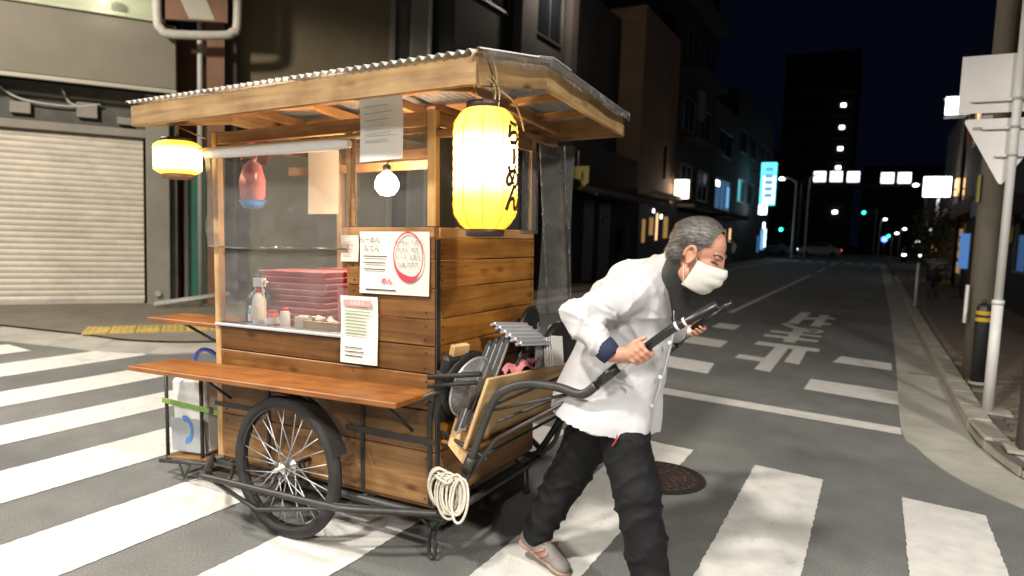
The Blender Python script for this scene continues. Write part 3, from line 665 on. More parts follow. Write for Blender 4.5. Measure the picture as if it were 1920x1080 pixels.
# cars
def car(loc, rz, label, m, lamp=None):
    o = thing('parked_car', label, 'car', loc, rz)
    prof = [(-2.1, .35), (-2.15, .75), (-1.95, .95), (-1.3, 1.02), (-.75, 1.45), (.75, 1.48), (1.55, 1.02), (2.05, .92), (2.15, .6), (2.1, .32)]
    n = len(prof); vs = [(x, -.85+(.12 if z > 1.1 else 0), z) for x, z in prof] + [(x, .85-(.12 if z > 1.1 else 0), z) for x, z in prof]
    MB().add(vs, [tuple(range(n)), tuple(reversed(range(n, 2*n)))] + [(i, n+i, n+(i+1) % n, (i+1) % n) for i in range(n)]).build('body', m, o, bevel=.05)
    for s in (-1, 1):
        MB().add([(-1.15, s*.84, 1.04), (-.68, s*.765, 1.4), (.68, s*.765, 1.42), (1.3, s*.84, 1.05)], [(0, 1, 2, 3)]).build('side_window', 'dark_glass', o)
        for xx in (-1.3, 1.3): MB().lathe([(.31, -.1), (.31, .1)], axis=1, seg=18).build('wheel', 'bollard_black', o, (xx, s*.78, .31))
        bx('headlight', (.06, .3, .14), (-2.15, s*.6, .72), lamp or 'lamp_housing', o)
        bx('tail_light', (.06, .25, .16), (2.13, s*.62, .78), 'red_lamp' if lamp else 'post_brown', o)
    return o
mat('car_silver', (.45, .46, .44), .3, metal=.4); mat('car_white', (.6, .6, .6), .3); mat('car_dark', (.03, .03, .035), .25)
car((-5.4, 79, 0), .05, 'pale silver car crossing the far junction', 'car_silver', 'box_white')
car((-10.2, 78, 0), .05, 'white car left of the silver one at the far junction', 'car_white', 'box_white')
car((3.0, 70, 0), 1.45, 'dark car on the right at the far junction', 'car_dark', 'spot_white')
# parked bicycles and a shrub on the right pavement
def bicycle(loc, rz, label):
    o = thing('parked_bicycle', label, 'bicycle', loc, rz)
    for xx in (-.52, .52):
        w = MB().tube([(xx+.31*math.cos(a), 0, .33+.31*math.sin(a)) for a in [2*math.pi*k/20 for k in range(20)]], .018, 6, True).build('wheel', 'bollard_black', o)
    P = {'b': (-.05, 0, .3), 's': (-.18, 0, .82), 'h': (.35, 0, .82), 'r': (-.52, 0, .33), 'f': (.52, 0, .33)}
    f = MB()
    for a, c in ('bs', 'bh', 'sh', 'rb', 'rs', 'hf'): f.tube([P[a], P[c]], .018, 6)
    f.build('frame', 'black_metal', o); bx('saddle', (.25, .14, .06), (-.2, 0, .88), 'bollard_black', o); tube('handlebar', [(.28, -.27, 1.0), (.36, -.1, 1.0), (.36, .1, 1.0), (.28, .27, 1.0)], .014, 'grey_pipe', o)
    tube('stem', [(.35, 0, .8), (.36, 0, 1.0)], .015, 'grey_pipe', o)
    MB().box((.5, 0, .85), (.26, .34, .2)).build('basket', 'black_metal', o); return o
bicycle((1.5, 22.5, .1), 1.35, 'dark bicycle parked nearest on the right pavement')
bicycle((1.75, 27, .1), 1.5, 'dark bicycle parked farther along the right pavement')
sh = thing('potted_shrub', 'dark bushy shrub in front of the warm building', 'plant', (2.2, 33, .1))
MB().lathe([(.28, 0), (.36, .5)], seg=14).build('pot', 'post_brown', sh)
tube('trunk', [(0, 0, .4), (.05, 0, 1.3), (0, .05, 2.2)], .05, 'bark', sh)
lm = MB()
for k in range(1400):
    p = Vector((random.gauss(0, .42), random.gauss(0, .42), 1.9+random.gauss(0, .62))); a = Vector((random.gauss(0,1), random.gauss(0,1), random.gauss(0,1))).normalized()*.09; c = a.orthogonal().normalized()*.05
    lm.add([p-a, p+c, p+a, p-c], [(0,1,2,3)])
lm.build('foliage', 'leaf_dark', sh)
ths = thing('slim_post', 'slim pale post at the far end of the right kerb', 'post', (.9, 18.6, .1)); tube('shaft', [(0, 0, 0), (0, 0, 1.05)], .03, 'pole_white', ths); tube('cap', [(0,0,1.05),(0,0,1.09)], .035, 'black_metal', ths)

# ================================================================ POSTS AT THE RIGHT KERB
sp = thing('traffic_sign', 'white signpost carrying a triangular sign and a plate, seen from behind', 'traffic sign', (.97, 7.18, .1))
tube('post', [(0, 0, 0), (.0, 0, .98)], .043, 'pole_white', sp, 16); tube('post_upper', [(0, 0, .98), (0, 0, 3.9)], .034, 'pole_white', sp, 16)
MB().lathe([(.048, .96), (.048, 1.0)], seg=16).build('collar', 'pole_white', sp); bx('footing', (.34, .26, .02), (0, 0, .01), 'kerb_concrete', sp)
def rounded(pts, r=.05, n=5):
    out = []
    for i, p in enumerate(pts):
        p = Vector(p); a = (Vector(pts[i-1])-p).normalized(); c = (Vector(pts[(i+1) % len(pts)])-p).normalized()
        for k in range(n+1):
            t = k/n; out.append(p+a*r*(1-t)**2+c*r*t**2)
    return out
tri = rounded([(-.38, 2.585), (-.06, 1.99), (.28, 2.585)], .055); n_ = len(tri)
MB().add([(p.x, .042, p.y) for p in tri] + [(p.x, .046, p.y) for p in tri], [tuple(range(n_)), tuple(reversed(range(n_, 2*n_)))] + [(i, (i+1) % n_, n_+(i+1) % n_, n_+i) for i in range(n_)]).build('triangle_plate', 'sign_back', sp)
bx('upper_plate', (.78, .004, .5), (-.03, .044, 2.885), 'sign_back', sp)
for z, w in ((2.50, .46), (2.26, .24), (2.74, .66)): bx('rail', (w, .03, .025), (0, .024, z), 'sign_back', sp)
for z in (2.50, 2.26, 2.74): MB().lathe([(.040, z-.012), (.040, z+.012)], seg=16).build('clamp', 'grey_pipe', sp)
for xx, z in ((-.26, 2.50), (-.2, 2.6)): bx('sticker', (.08, .003, .03), (xx, .0405, z), 'lamp_housing', sp)
bo = thing('bollard', 'black bollard with two yellow bands beside the concrete pole', 'bollard', (1.04, 8.55, .1))
MB().lathe([(.07, 0), (.07, .78), (.06, .84), (.035, .87)], seg=20).build('shaft', 'bollard_black', bo); MB().lathe([(.085, 0), (.085, .03), (.07, .035)], seg=20).build('base', 'kerb_concrete', bo)
for z in (.68, .75): MB().lathe([(.0725, z), (.0725, z+.042)], seg=20, cap=False).build('band', 'yellow_tape', bo)
MB().lathe([(.02, .86), (.02, .9), (.0, .91)], seg=10).build('knob', 'bollard_black', bo)
up = thing('utility_pole', 'thick concrete utility pole at the right kerb with a notice plate', 'utility pole', (1.06, 8.98, .1))
MB().lathe([(.122, 0), (.118, 2), (.11, 6), (.10, 10)], seg=28).build('shaft', 'pole_concrete', up)
MB().add([(-.145+.02*math.cos(v), -.09-.03*math.sin(v), .62+.42*u) for u in (0, .33, .66, 1) for v in (0, 1.2, 2.4, 3.14)], [(r*4+c, r*4+c+1, r*4+c+5, r*4+c+4) for r in range(3) for c in range(3)]).build('notice_plate', 'white_paper', up)
for z in (2.6, 5.2): MB().lathe([(.122, z), (.122, z+.04)], seg=28, cap=False).build('band', 'grey_pipe', up)
tube('cable_duct', [(.15, -.02, 0), (.15, -.02, 3.2)], .035, 'bollard_black', up); bx('yellow_plate', (.02, .14, .3), (-.125, -.02, 2.1), 'yellow_sign', up)
bp_ = thing('brown_post', 'dark brown square post at the right edge of the picture', 'post', (1.075, 5.96, .1))
bx('shaft', (.15, .15, 1.3), (0, 0, .65), 'post_brown', bp_, bevel=.01); bx('footing', (.3, .3, .02), (0, 0, .005), 'kerb_concrete', bp_); bx('cap', (.16, .16, .02), (0, 0, 1.311), 'black_metal', bp_)
ysg = thing('yellow_shield_sign', 'small yellow shield shaped sign on the dark low shop', 'sign', (-7.35, 17.3, 3.1))
MB().add([(-.24, 0, .32), (.24, 0, .32), (.24, 0, -.12), (.0, 0, -.34), (-.24, 0, -.12)] + [(-.24, .04, .32), (.24, .04, .32), (.24, .04, -.12), (.0, .04, -.34), (-.24, .04, -.12)],
         [(0, 1, 2, 3, 4), (9, 8, 7, 6, 5)] + [(i, (i+1) % 5, 5+(i+1) % 5, 5+i) for i in range(5)]).build('plate', 'yellow_sign', ysg)
bx('mark', (.06, .006, .24), (.05, -.006, .05), 'dark_wall', ysg); bx('bracket', (.5, .04, .04), (-.42, .03, .2), 'grey_pipe', ysg); tube('hanger', [(-.1, .02, .32), (-.1, .02, .75)], .012, 'grey_pipe', ysg)

# ---- the unseen lamps that light the crossing, most of them added as fill
for k, ((lx, ly), h, (ax, ay), pw, colr, cone_, edge_, lab) in enumerate(LAMPS):
    o = thing('unseen_street_lamp', lab, 'street lamp', (lx, ly, 0))
    tube('post', smooth_path([(0, 0, 0), (0, 0, h-1), (ax*.2, ay*.2, h-.2), (ax, ay, h+.1)]), .075, 'grey_pipe', o, 12)
    MB().lathe([(.06, .12), (.2, .06), (.24, .0), (.22, -.03)], seg=20).build('lamp_head', 'lamp_housing', o, (ax, ay, h+.08))
    ld_ = bpy.data.lights.new('lamp_light', 'SPOT'); ld_.spot_size = R(cone_); ld_.spot_blend = edge_; ld_.energy = pw; ld_.color = colr; ld_.shadow_soft_size = .3
    lo = bpy.data.objects.new('lamp_light', ld_); COL.objects.link(lo); lo.parent = o; lo.location = (ax, ay, h-.30)

# ================================================================ THE FOOD CART
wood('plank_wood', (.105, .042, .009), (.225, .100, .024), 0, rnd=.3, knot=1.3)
wood('plank_wood_lit', (.19, .072, .010), (.38, .165, .028), 1)  # front boards: lighter, warmer colour carries the lantern's light
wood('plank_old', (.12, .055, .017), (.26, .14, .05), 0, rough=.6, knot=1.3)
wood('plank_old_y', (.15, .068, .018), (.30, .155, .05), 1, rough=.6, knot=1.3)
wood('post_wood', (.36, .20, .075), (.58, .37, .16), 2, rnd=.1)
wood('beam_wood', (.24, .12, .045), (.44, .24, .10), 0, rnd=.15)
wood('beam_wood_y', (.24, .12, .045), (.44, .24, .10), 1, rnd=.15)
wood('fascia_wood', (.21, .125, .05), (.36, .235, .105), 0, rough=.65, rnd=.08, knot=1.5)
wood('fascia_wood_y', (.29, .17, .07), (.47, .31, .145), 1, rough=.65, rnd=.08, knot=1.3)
wood('shelf_wood', (.20, .066, .010), (.33, .125, .024), 0, rough=.5, rnd=.05, knot=.5)
wood('plywood', (.50, .315, .13), (.62, .42, .20), 1, rough=.6, rnd=.03, knot=.25)
mat('steel_dark', (.045, .044, .042), .45, metal=.35, var=.3, vs=12, bump=.15)
mat('strap_iron', (.035, .032, .03), .6, metal=.3, var=.3, vs=12)
mat('rubber', (.022, .021, .021), .75, var=.25, vs=14, bump=.3, bs=120)
mat('chrome', (.62, .60, .56), .28, metal=.9)
mat('alu', (.52, .52, .53), .38, metal=.55, var=.12, vs=7)
mat('zinc', (.50, .51, .52), .42, metal=.6, var=.15, vs=6)
mat('zinc_pale', (.62, .61, .60), .5, metal=.2, var=.2, vs=5)
mat('grip_black', (.014, .014, .015), .35)
mat('tape_white', (.72, .70, .66), .5)
mat('rope_white', (.55, .51, .43), .8, var=.18, vs=60, bump=.6, bs=200)
mat('black_cord', (.01, .01, .01), .6)
mat('straw', (.42, .30, .14), .7)
mat('ink', (.05, .045, .045), .8); mat('ink_red', (.55, .05, .09), .7); mat('ink_pink', (.72, .30, .28), .7); mat('ink_green', (.22, .3, .18), .8)
mat('white_plastic', (.72, .72, .71), .4, var=.05, vs=6); mat('grey_plastic', (.36, .38, .41), .45, var=.08, vs=6)
mat('print_blue', (.06, .22, .52), .5); mat('green_strap', (.16, .30, .06), .6, var=.2, vs=20); mat('blue_tube', (.03, .06, .32), .4)
mat('red_plastic', (.46, .07, .085), .4, var=.15, vs=8); mat('pink_plastic', (.55, .19, .20), .45, var=.12, vs=8); mat('red_cap', (.55, .03, .03), .4)
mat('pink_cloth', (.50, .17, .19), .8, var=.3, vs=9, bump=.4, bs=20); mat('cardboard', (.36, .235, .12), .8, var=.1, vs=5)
mat('black_vinyl', (.014, .013, .013), .5, bump=.3, bs=60); mat('cream_paper', (.66, .58, .47), .75, var=.06, vs=4); mat('poster_paper', (.72, .69, .62), .7, var=.05, vs=4)
mat('white_roll', (.74, .745, .75), .35, var=.05, vs=7)
clear('vinyl', .085, rough=.06, gloss=.7); clear('vinyl_strip', .10, rough=.10, gloss=1.2, crinkle=.7); clear('pane_glass', .06, rough=.03, gloss=.5, crinkle=.02); clear('clear_dish', .14, tint=(.93, .95, .97), gloss=.9)

TILT = 1.7
CART = thing('food_cart', 'wooden two wheeled ramen stall cart with corrugated roof pulled over the crossing', 'cart', (-2.42, 2.95, 0), rot=(0, -R(TILT), 0))
bpy.context.view_layer.update()
CM = Matrix.Translation((-2.42, 2.95, 0)) @ Euler((0, -R(TILT), 0)).to_matrix().to_4x4()
def on_cart(o, loc, rz=0, rx=0, ry=0):
    """place a separate thing where it stands on, lies in or hangs from the cart"""
    o.matrix_world = CM @ Matrix.Translation(loc) @ Euler((rx, ry, rz)).to_matrix().to_4x4(); return o
def cthing(name, label, cat, loc, rz=0, rx=0, ry=0, group=None):
    return on_cart(thing(name, label, cat, group=group), loc, rz, rx, ry)
X0, X1, Y0, Y1 = -.755, .735, -.5, .5
def cb_(name, x0, x1, y0, y1, z0, z1, m, bevel=.004, rot=None):
    return bx(name, (x1-x0, y1-y0, z1-z0), ((x0+x1)/2, (y0+y1)/2, (z0+z1)/2), m, CART, rot, bevel)
# ---- side walls plank by plank
rows = [(.255, .505, 'plank_old'), (.505, .70, 'plank_old'), (.70, .868, 'plank_wood'), (.868, .995, 'plank_wood')]
gap = .004
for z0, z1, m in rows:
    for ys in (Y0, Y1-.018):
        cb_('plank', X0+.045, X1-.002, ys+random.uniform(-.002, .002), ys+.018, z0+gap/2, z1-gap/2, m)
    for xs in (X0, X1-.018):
        cb_('plank', xs, xs+.018+random.uniform(0, .003), Y0+.0185, Y1-.0185, z0+gap/2, z1-gap/2, 'plank_wood_lit' if xs > 0 and z0 > .4 else 'plank_old_y')
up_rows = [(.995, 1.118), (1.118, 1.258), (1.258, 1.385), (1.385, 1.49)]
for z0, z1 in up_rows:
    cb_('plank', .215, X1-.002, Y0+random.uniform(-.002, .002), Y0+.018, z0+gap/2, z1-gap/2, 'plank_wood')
    cb_('plank', X1-.018, X1+random.uniform(0, .003), Y0+.0185, Y1-.0185, z0+gap/2, z1-gap/2, 'plank_wood_lit')
cb_('rail', .19, X1-.002, Y0-.008, Y0+.03, 1.49, 1.535, 'beam_wood'); cb_('rail', X1-.026, X1+.006, Y0+.031, Y1-.031, 1.49, 1.535, 'beam_wood_y')
nails = MB()
for z0, z1, _ in rows + [(a, b_, 0) for a, b_ in up_rows]:
    for x in ((X0+.08, X1-.05, .26) if z0 < .99 else (.26, X1-.05)):
        for z in (z0+.03, z1-.03): nails.lathe([(.0045, -.0), (.0045, .003), (.002, .004)], (x+random.uniform(-.006, .006), Y0-.0045, z+random.uniform(-.005, .005)), 6, axis=1)
    for y in (Y0+.06, Y1-.06):
        for z in (z0+.03, z1-.03): nails.lathe([(.0045, .0), (.0045, .003), (.002, .004)], (X1+.002, y+random.uniform(-.006, .006), z+random.uniform(-.005, .005)), 6, axis=0)
stuff(nails.build('nail_heads', 'strap_iron', CART))
# ---- posts and upper frame
for x, y, z0 in ((X0+.0, Y0, .255), (X0, Y1-.04, .255)): cb_('post', x, x+.043, y, y+.04, z0, 2.055, 'post_wood')
for x, y, z0 in ((X1-.045, Y0-.0, 1.537), (X1-.045, Y1-.04, 1.537)): cb_('post', x, x+.045, y, y+.04, z0, 2.055, 'post_wood')
cb_('post', .195, .235, Y0+.02, Y0+.055, .997, 2.0, 'post_wood'); cb_('post', .195, .235, Y1-.04, Y1, .997, 2.0, 'post_wood')
for y in (Y0, Y1-.035): cb_('top_rail', X0+.045, X1-.047, y, y+.035, 1.985, 2.05, 'beam_wood')
for x in (X0+.002, X1-.04): cb_('top_rail', x, x+.035, Y0+.042, Y1-.042, 1.985, 2.05, 'beam_wood_y')
cb_('cross_rail', X0+.045, X1-.05, .0, .03, 1.86, 1.91, 'beam_wood')
cb_('far_rail', X0+.045, .19, Y1-.03, Y1, 1.42, 1.46, 'beam_wood')
cb_('sill', X0+.02, .21, Y0-.02, Y0+.06, .997, 1.012, 'grey_plastic', .003)
cb_('counter', X0+.046, X1-.02, Y0+.062, Y1-.02, .955, .990, 'beam_wood')
cb_('counter_box', .26, .70, -.10, .44, .992, 1.50, 'plank_old')
cb_('floor', X0+.02, X1-.02, Y0+.02, Y1-.02, .235, .253, 'plank_old')
# small glazed windows beside the front post
for (x0, x1, y0, y1) in ((.238, X1-.048, Y0+.008, Y0+.012), (X1-.012, X1-.008, Y0+.043, Y1-.043)):
    cb_('pane', x0, x1, y0, y1, 1.537, 1.98, 'pane_glass', 0)
cb_('glazing_bar', .237, .262, Y0+.004, Y0+.02, 1.537, 1.983, 'beam_wood'); cb_('glazing_bar', .262, X1-.05, Y0+.004, Y0+.02, 1.955, 1.983, 'beam_wood')
cb_('fog_panel', .262, .66, Y1-.012, Y1-.006, 1.45, 1.98, 'grey_plastic', 0)
# ---- iron straps and chassis
for x in (.30, .70, -.35): cb_('strap', x, x+.022, Y0-.008, Y0-.002, .26, .745, 'strap_iron', .001)
cb_('strap', .21, X1+.002, Y0-.014, Y0-.0085, .545, .575, 'strap_iron', .001); cb_('strap', X0, -.36, Y0-.014, Y0-.0085, .545, .57, 'strap_iron', .001)
cb_('strap', X1+.004, X1+.01, Y0, Y0+.03, .26, 1.48, 'strap_iron', .001)
ch = MB()
for y in (Y0-.005, Y1+.005): ch.tube([(-.82, y, .215), (.80, y, .215)], .02, 8)
for x in (-.8, -.3, .3, .78): ch.tube([(x, Y0, .213), (x, Y1, .213)], .018, 8)
ch.build('chassis', 'steel_dark', CART)
for s in (-1, 1):
    g = smooth_path([(-.80, s*.505, .235), (-.58, s*.70, .262), (-.50, s*.785, .268), (-.36, s*.79, .272), (.30, s*.79, .285), (.46, s*.77, .287), (.62, s*.66, .27), (.80, s*.51, .24)], 5)
    tube('wheel_guard', g, .017, 'steel_dark', CART)
    tube('guard_brace', [(-.44, s*.785, .262), (-.10, s*.79, .175), (.36, s*.79, .275)], .011, 'steel_dark', CART)
    tube('guard_stay', [(-.30, s*.79, .27), (-.62, s*.5, .215)], .011, 'steel_dark', CART); tube('guard_stay', [(.30, s*.79, .285), (.66, s*.5, .22)], .011, 'steel_dark', CART)
    cb_('guard_plate', -.545, -.50, s*.755-.02, s*.755+.03, .245, .285, 'steel_dark')
    # wheel
    wx, wy, wz, RW = -.045, s*.655, .355, .355
    rim = MB().lathe([(RW-.062, -.016), (RW-.040, -.019), (RW-.034, 0), (RW-.040, .019), (RW-.062, .016), (RW-.055, 0), (RW-.062, -.016)], axis=1, seg=48, cap=False).build('wheel', 'steel_dark', CART, (wx, wy, wz))
    tr = [(RW-.030+.030*math.cos(a), .030*math.sin(a)) for a in [2*math.pi*k/12 for k in range(13)]]
    MB().lathe(tr, axis=1, seg=56, cap=False).build('tyre', 'rubber', rim)
    MB().lathe([(.012, -.07), (.012, -.045), (.034, -.04), (.034, -.03), (.018, -.025), (.018, .025), (.034, .03), (.034, .04), (.012, .045), (.012, .07)], axis=1, seg=16).build('hub', 'chrome', rim)
    for k in range(28):
        a = 2*math.pi*k/28; side = -1 if k % 2 else 1; c = a+(.55 if (k//2) % 2 else -.55)
        MB().tube([(.032*math.cos(c), side*.034, .032*math.sin(c)), ((RW-.055)*math.cos(a), side*.006, (RW-.055)*math.sin(a))], .0030, 4).build('spoke', 'alu', rim)
    mg = MB().grid(lambda u, v: ((RW+.022)*math.cos(R(18+80*u)), -.04+.08*v, (RW+.022)*math.sin(R(18+80*u))), 16, 3).build('mudguard', 'steel_dark', rim)
    tube('axle_bracket', [(wx, s*.515, .215), (wx, s*.56, .352)], .016, 'steel_dark', CART); tube('axle', [(wx, s*.50, .352), (wx, s*.715, .352)], .011, 'steel_dark', CART)
    tube('axle_stay', [(wx, s*.705, .352), (wx+.02, s*.785, .285)], .010, 'steel_dark', CART)
# ---- fold-down serving shelves on both sides
for s in (-1, 1):
    bx('shelf', (1.85, .285, .026), (-.185, s*.645, .775), 'shelf_wood', CART, rot=(0, -R(.8), 0), bevel=.004)
    for x in (-.62, .1, .62):
        MB().tube([(x, s*.52, .755), (x, s*.72, .76)], .009, 6).tube([(x, s*.515, .60), (x, s*.70, .755)], .008, 6).build('shelf_bracket', 'steel_dark', CART)
tube('shelf_arm', [(.70, -.66, .765), (.76, -.52, .80), (.80, -.5, .81)], .014, 'steel_dark', CART)
# ---- roof: eave boards, gable boards, purlins, rafters, corrugated sheets
RX0, RX1 = -.975, 1.135; YE0, YR, YE1 = -.81, -.20, .845; ZE0, ZR, ZE1 = 2.16, 2.262, 2.205
TH = .105
bx('eave_board', (RX1-RX0, .024, TH), ((RX0+RX1)/2, YE0+.012, ZE0-TH/2), 'fascia_wood', CART, bevel=.003)
bx('eave_board', (RX1-RX0, .024, TH+.015), ((RX0+RX1)/2, YE1-.012, ZE1-TH/2), 'fascia_wood', CART, bevel=.003)
def slope_board(name, x, y0, z0, y1, z1, w, h, m):
    L = math.hypot(y1-y0, z1-z0); a = math.atan2(z1-z0, y1-y0)
    return bx(name, (w, L-.004, h), (x, (y0+y1)/2, (z0+z1)/2-h/2), m, CART, rot=(a, 0, 0), bevel=.003)
for x in (RX1-.0125, RX0+.0125):
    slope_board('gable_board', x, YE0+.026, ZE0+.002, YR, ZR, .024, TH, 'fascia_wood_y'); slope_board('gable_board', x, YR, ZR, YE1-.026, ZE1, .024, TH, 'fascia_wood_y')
for x in (-.735, -.3, .2, .712): 
    slope_board('rafter', x, YE0+.03, ZE0-.025, YR, ZR-.025, .032, .05, 'beam_wood_y'); slope_board('rafter', x, YR, ZR-.025, YE1-.03, ZE1-.025, .032, .05, 'beam_wood_y')
def roof_z(y): return ZE0+(ZR-ZE0)*(y-YE0)/(YR-YE0) if y < YR else ZR+(ZE1-ZR)*(y-YR)/(YE1-YR)
for y in (-.52, YR, .18, .53): bx('purlin', (RX1-RX0-.05, .045, .04), ((RX0+RX1)/2, y, roof_z(y)-.035), 'beam_wood', CART, bevel=.003)
cb_('gable_tie', X1-.04, X1-.005, Y0+.05, Y1+.3, 2.052, 2.085, 'beam_wood_y'); cb_('bracket_beam', X1, RX1-.03, Y0+.002, Y0+.035, 1.93, 1.965, 'beam_wood')
pit = .0455; nw = int((RX1-RX0+.05)/pit*6)
def sheet_fn(y0, z0, y1, z1, lift):
    return lambda u, v: (RX0-.02+(RX1-RX0+.05)*u, y0+(y1-y0)*v, z0+(z1-z0)*v+lift+.010*math.sin(2*math.pi*u*(RX1-RX0+.05)/pit))
MB().grid(sheet_fn(YE0-.014, ZE0+.006, YR+.01, ZR+.014, .010), nw, 1).build('roof_sheet', 'zinc_pale', CART)
MB().grid(sheet_fn(YR+.011, ZR+.014, YE1+.03, ZE1+.004, .008), nw, 1).build('roof_sheet', 'zinc', CART)
rc = MB().hexa([(RX0-.03, YR-.14, ZR+.005), (RX1+.03, YR-.14, ZR+.005), (RX1+.03, YR, ZR+.032), (RX0-.03, YR, ZR+.032), (RX0-.03, YR-.14, ZR+.008), (RX1+.03, YR-.14, ZR+.008), (RX1+.03, YR, ZR+.036), (RX0-.03, YR, ZR+.036)])
rc.hexa([(RX0-.03, YR+.001, ZR+.032), (RX1+.03, YR+.001, ZR+.032), (RX1+.03, YR+.2, ZR+.02), (RX0-.03, YR+.2, ZR+.02), (RX0-.03, YR+.001, ZR+.036), (RX1+.03, YR+.001, ZR+.036), (RX1+.03, YR+.2, ZR+.024), (RX0-.03, YR+.2, ZR+.024)])
rc.build('ridge_cap', 'zinc_pale', CART)
MB().grid(lambda u, v: (RX1+.032, YE0+(YE1-YE0)*u, roof_z(YE0+(YE1-YE0)*u)+.018-.05*v+.006*math.sin(u*21)), 24, 2).build('edge_film', 'vinyl_strip', CART)
# ---- clear sheets
def wavy(x0, x1, y, z0, z1, amp=.012, k=3.0, seed=1):
    def f(u, v):
        p = np.array([[u*2, v*1.5, seed]]); return (x0+(x1-x0)*u, y - amp*(.6*fbm(p, .7, seed)[0]+.6*math.sin(k*6.28*u+v)*.4+.3), z0+(z1-z0)*v + .01*math.sin(4*u+seed)*(1-v))
    return f
MB().grid(wavy(X0-.01, .25, Y0-.022, 1.43, 1.93, .02, 2.3, 3), 40, 24).build('vinyl_window', 'vinyl', CART)
MB().tube(smooth_path([(X0-.0, Y0-.035, 1.437), (-.5, Y0-.03, 1.427), (-.1, Y0-.04, 1.435), (.25, Y0-.03, 1.43)]), .0045, 8).build('vinyl_hem', 'vinyl_strip', CART)
MB().grid(wavy(X0+.045, .20, Y0-.004, 1.015, 1.43, .006, 1.2, 8), 24, 12).build('vinyl_window', 'vinyl', CART)
def strip(u, v):
    a = u*1.3; return (X1+.015+.16*u+.02*math.sin(9*u+3*v), Y1-.02+.18*u+.035*math.sin(11*u+2.2*v), 1.06+.97*v)
MB().grid(strip, 36, 20).build('vinyl_curtain', 'vinyl_strip', CART)
MB().grid(lambda u, v: (X1+.012, Y1-.20+.2*u, 1.52+.46*v+.0), 4, 4).build('vinyl_curtain', 'vinyl', CART)
# rolled-up blind and its bamboo pole
rl = MB().tube([(X0+.02+.085*k, Y0-.05, 1.930-.0006*k) for k in range(13)], [.020, .026]+[.027+.0006*math.sin(k*1.3) for k in range(9)]+[.025, .018], 16).build('rolled_blind', 'white_roll', CART)
tube('bamboo_pole', [(X0-.03, Y0-.055, 1.957), (.52, Y0-.055, 1.95)], .007, 'straw', CART)
# ---- rear rack
rk = MB()
for y in (-.5, -.06): rk.tube([(-1.28, y, .135), (-.80, y, .19)], .013, 6)
for x, z in ((-1.28, .135), (-1.04, .162)): rk.tube([(x, -.5, z), (x, -.06, z)], .012, 6)
for x in (-1.25, -.93): rk.tube([(x, -.47, .14), (x, -.47, .735)], .011, 6)
rk.tube([(-1.25, -.47, .50), (-.78, -.48, .50)], .008, 6); rk.tube([(-1.1, -.5, .14), (-1.06, -.5, .06), (-1.0, -.5, .165)], .007, 6)
rk.build('rear_rack', 'steel_dark', CART)
bx('rack_board', (.42, .40, .016), (-1.04, -.28, .178), 'plank_old', CART, rot=(0, -R(6.2), 0))
# ---- front stands, drawbar and handles
for s in (-1, 1):
    y = s*.47
    MB().tube([(.60, y, .21), (.695, y, .13)], .009, 6).tube([(.78, y, .22), (.705, y, .13)], .009, 6).tube(smooth_path([(.688, y-.0, .135), (.682, y, .02), (.70, y, -.005), (.718, y, .02), (.712, y, .135)], 4), .009, 6).build('stand', 'steel_dark', CART)
    hx = lambda *p: [(x, y_, z) for x, z, y_ in p]
    pts = smooth_path([(.74, s*.50, .20), (.83, s*.50, .33), (.92, s*.50, .49), (1.02, s*.50, .74), (1.08, s*.50, .83), (1.20, s*.50, .880), (1.36, s*.535, .892), (1.48, s*.572, .885), (1.545, s*.58, .93)], 6)
    tube('drawbar', pts, .0185, 'steel_dark', CART, 10)
    tube('drawbar_foot', smooth_path([(.72, s*.49, .22), (.86, s*.50, .30), (.93, s*.50, .50)]), .014, 'steel_dark', CART)
    MB().tube([(.905, s*.50, .455), (.935, s*.50, .525)], .026, 10).build('clamp', 'steel_dark', CART)
    gy = -.585 if s < 0 else .50; ex = .03 if s < 0 else 0; ez = .012 if s < 0 else 0
    Q = lambda x, z: (x+ex, gy, z+ez)
    gp_ = [(1.545, s*.58, .93), Q(1.60, .995), Q(1.80, 1.155), Q(1.93 if s < 0 else 1.80, 1.234 if s < 0 else 1.155)]
    tube('handle', gp_, .0165, 'grip_black', CART, 10)
    tube('grip', [(1.56, s*.58, .945), Q(1.60, .997)], .0195, 'grip_black', CART, 12)
    MB().tube([Q(1.606, 1.0), Q(1.645, 1.032)], .0175, 12).build('grip_tape', 'tape_white', CART)
    tube('grip', [Q(1.65, 1.036), Q(1.80, 1.156), Q(1.955 if s < 0 else 1.84, 1.25 if s < 0 else 1.18)], .0165, 'grip_black', CART, 12)
    for k in ((0, 1) if s < 0 else ()): MB().tube([Q(1.815+.028*k, 1.165+.017*k), Q(1.823+.028*k, 1.170+.017*k)], .0175, 12).build('grip_tape', 'tape_white', CART)
    tube('stay', [(1.03, s*.5, .745), (1.44, s*.5, .875)], .007, 'steel_dark', CART)
    tube('stay', [(1.45, s*.5, .87), (1.05, s*.49, .62), (.78, s*.49, .24)], .008, 'steel_dark', CART)
tube('cross_rod', [(1.04, -.5, .77), (1.04, .5, .77)], .008, 'steel_dark', CART); tube('cross_rod', [(.93, -.5, .5), (.93, .5, .5)], .008, 'steel_dark', CART)
tube('cross_rod', [(1.06, -.5, .70), (1.46, .45, .86)], .007, 'steel_dark', CART)
tube('rack_bar', [(.74, -.46, .60), (1.0, -.48, .52)], .010, 'steel_dark', CART); tube('rack_bar', [(.74, .44, .60), (1.0, .46, .52)], .010, 'steel_dark', CART)
bx('rack_floor', (.20, .92, .016), (.84, 0, .552), 'plank_old_y', CART); tube('rack_rest', [(.74, -.56, .87), (.98, -.50, .90)], .012, 'black_cord', CART); tube('rack_rest', [(.74, -.56, .83), (.96, -.50, .86)], .010, 'black_cord', CART)

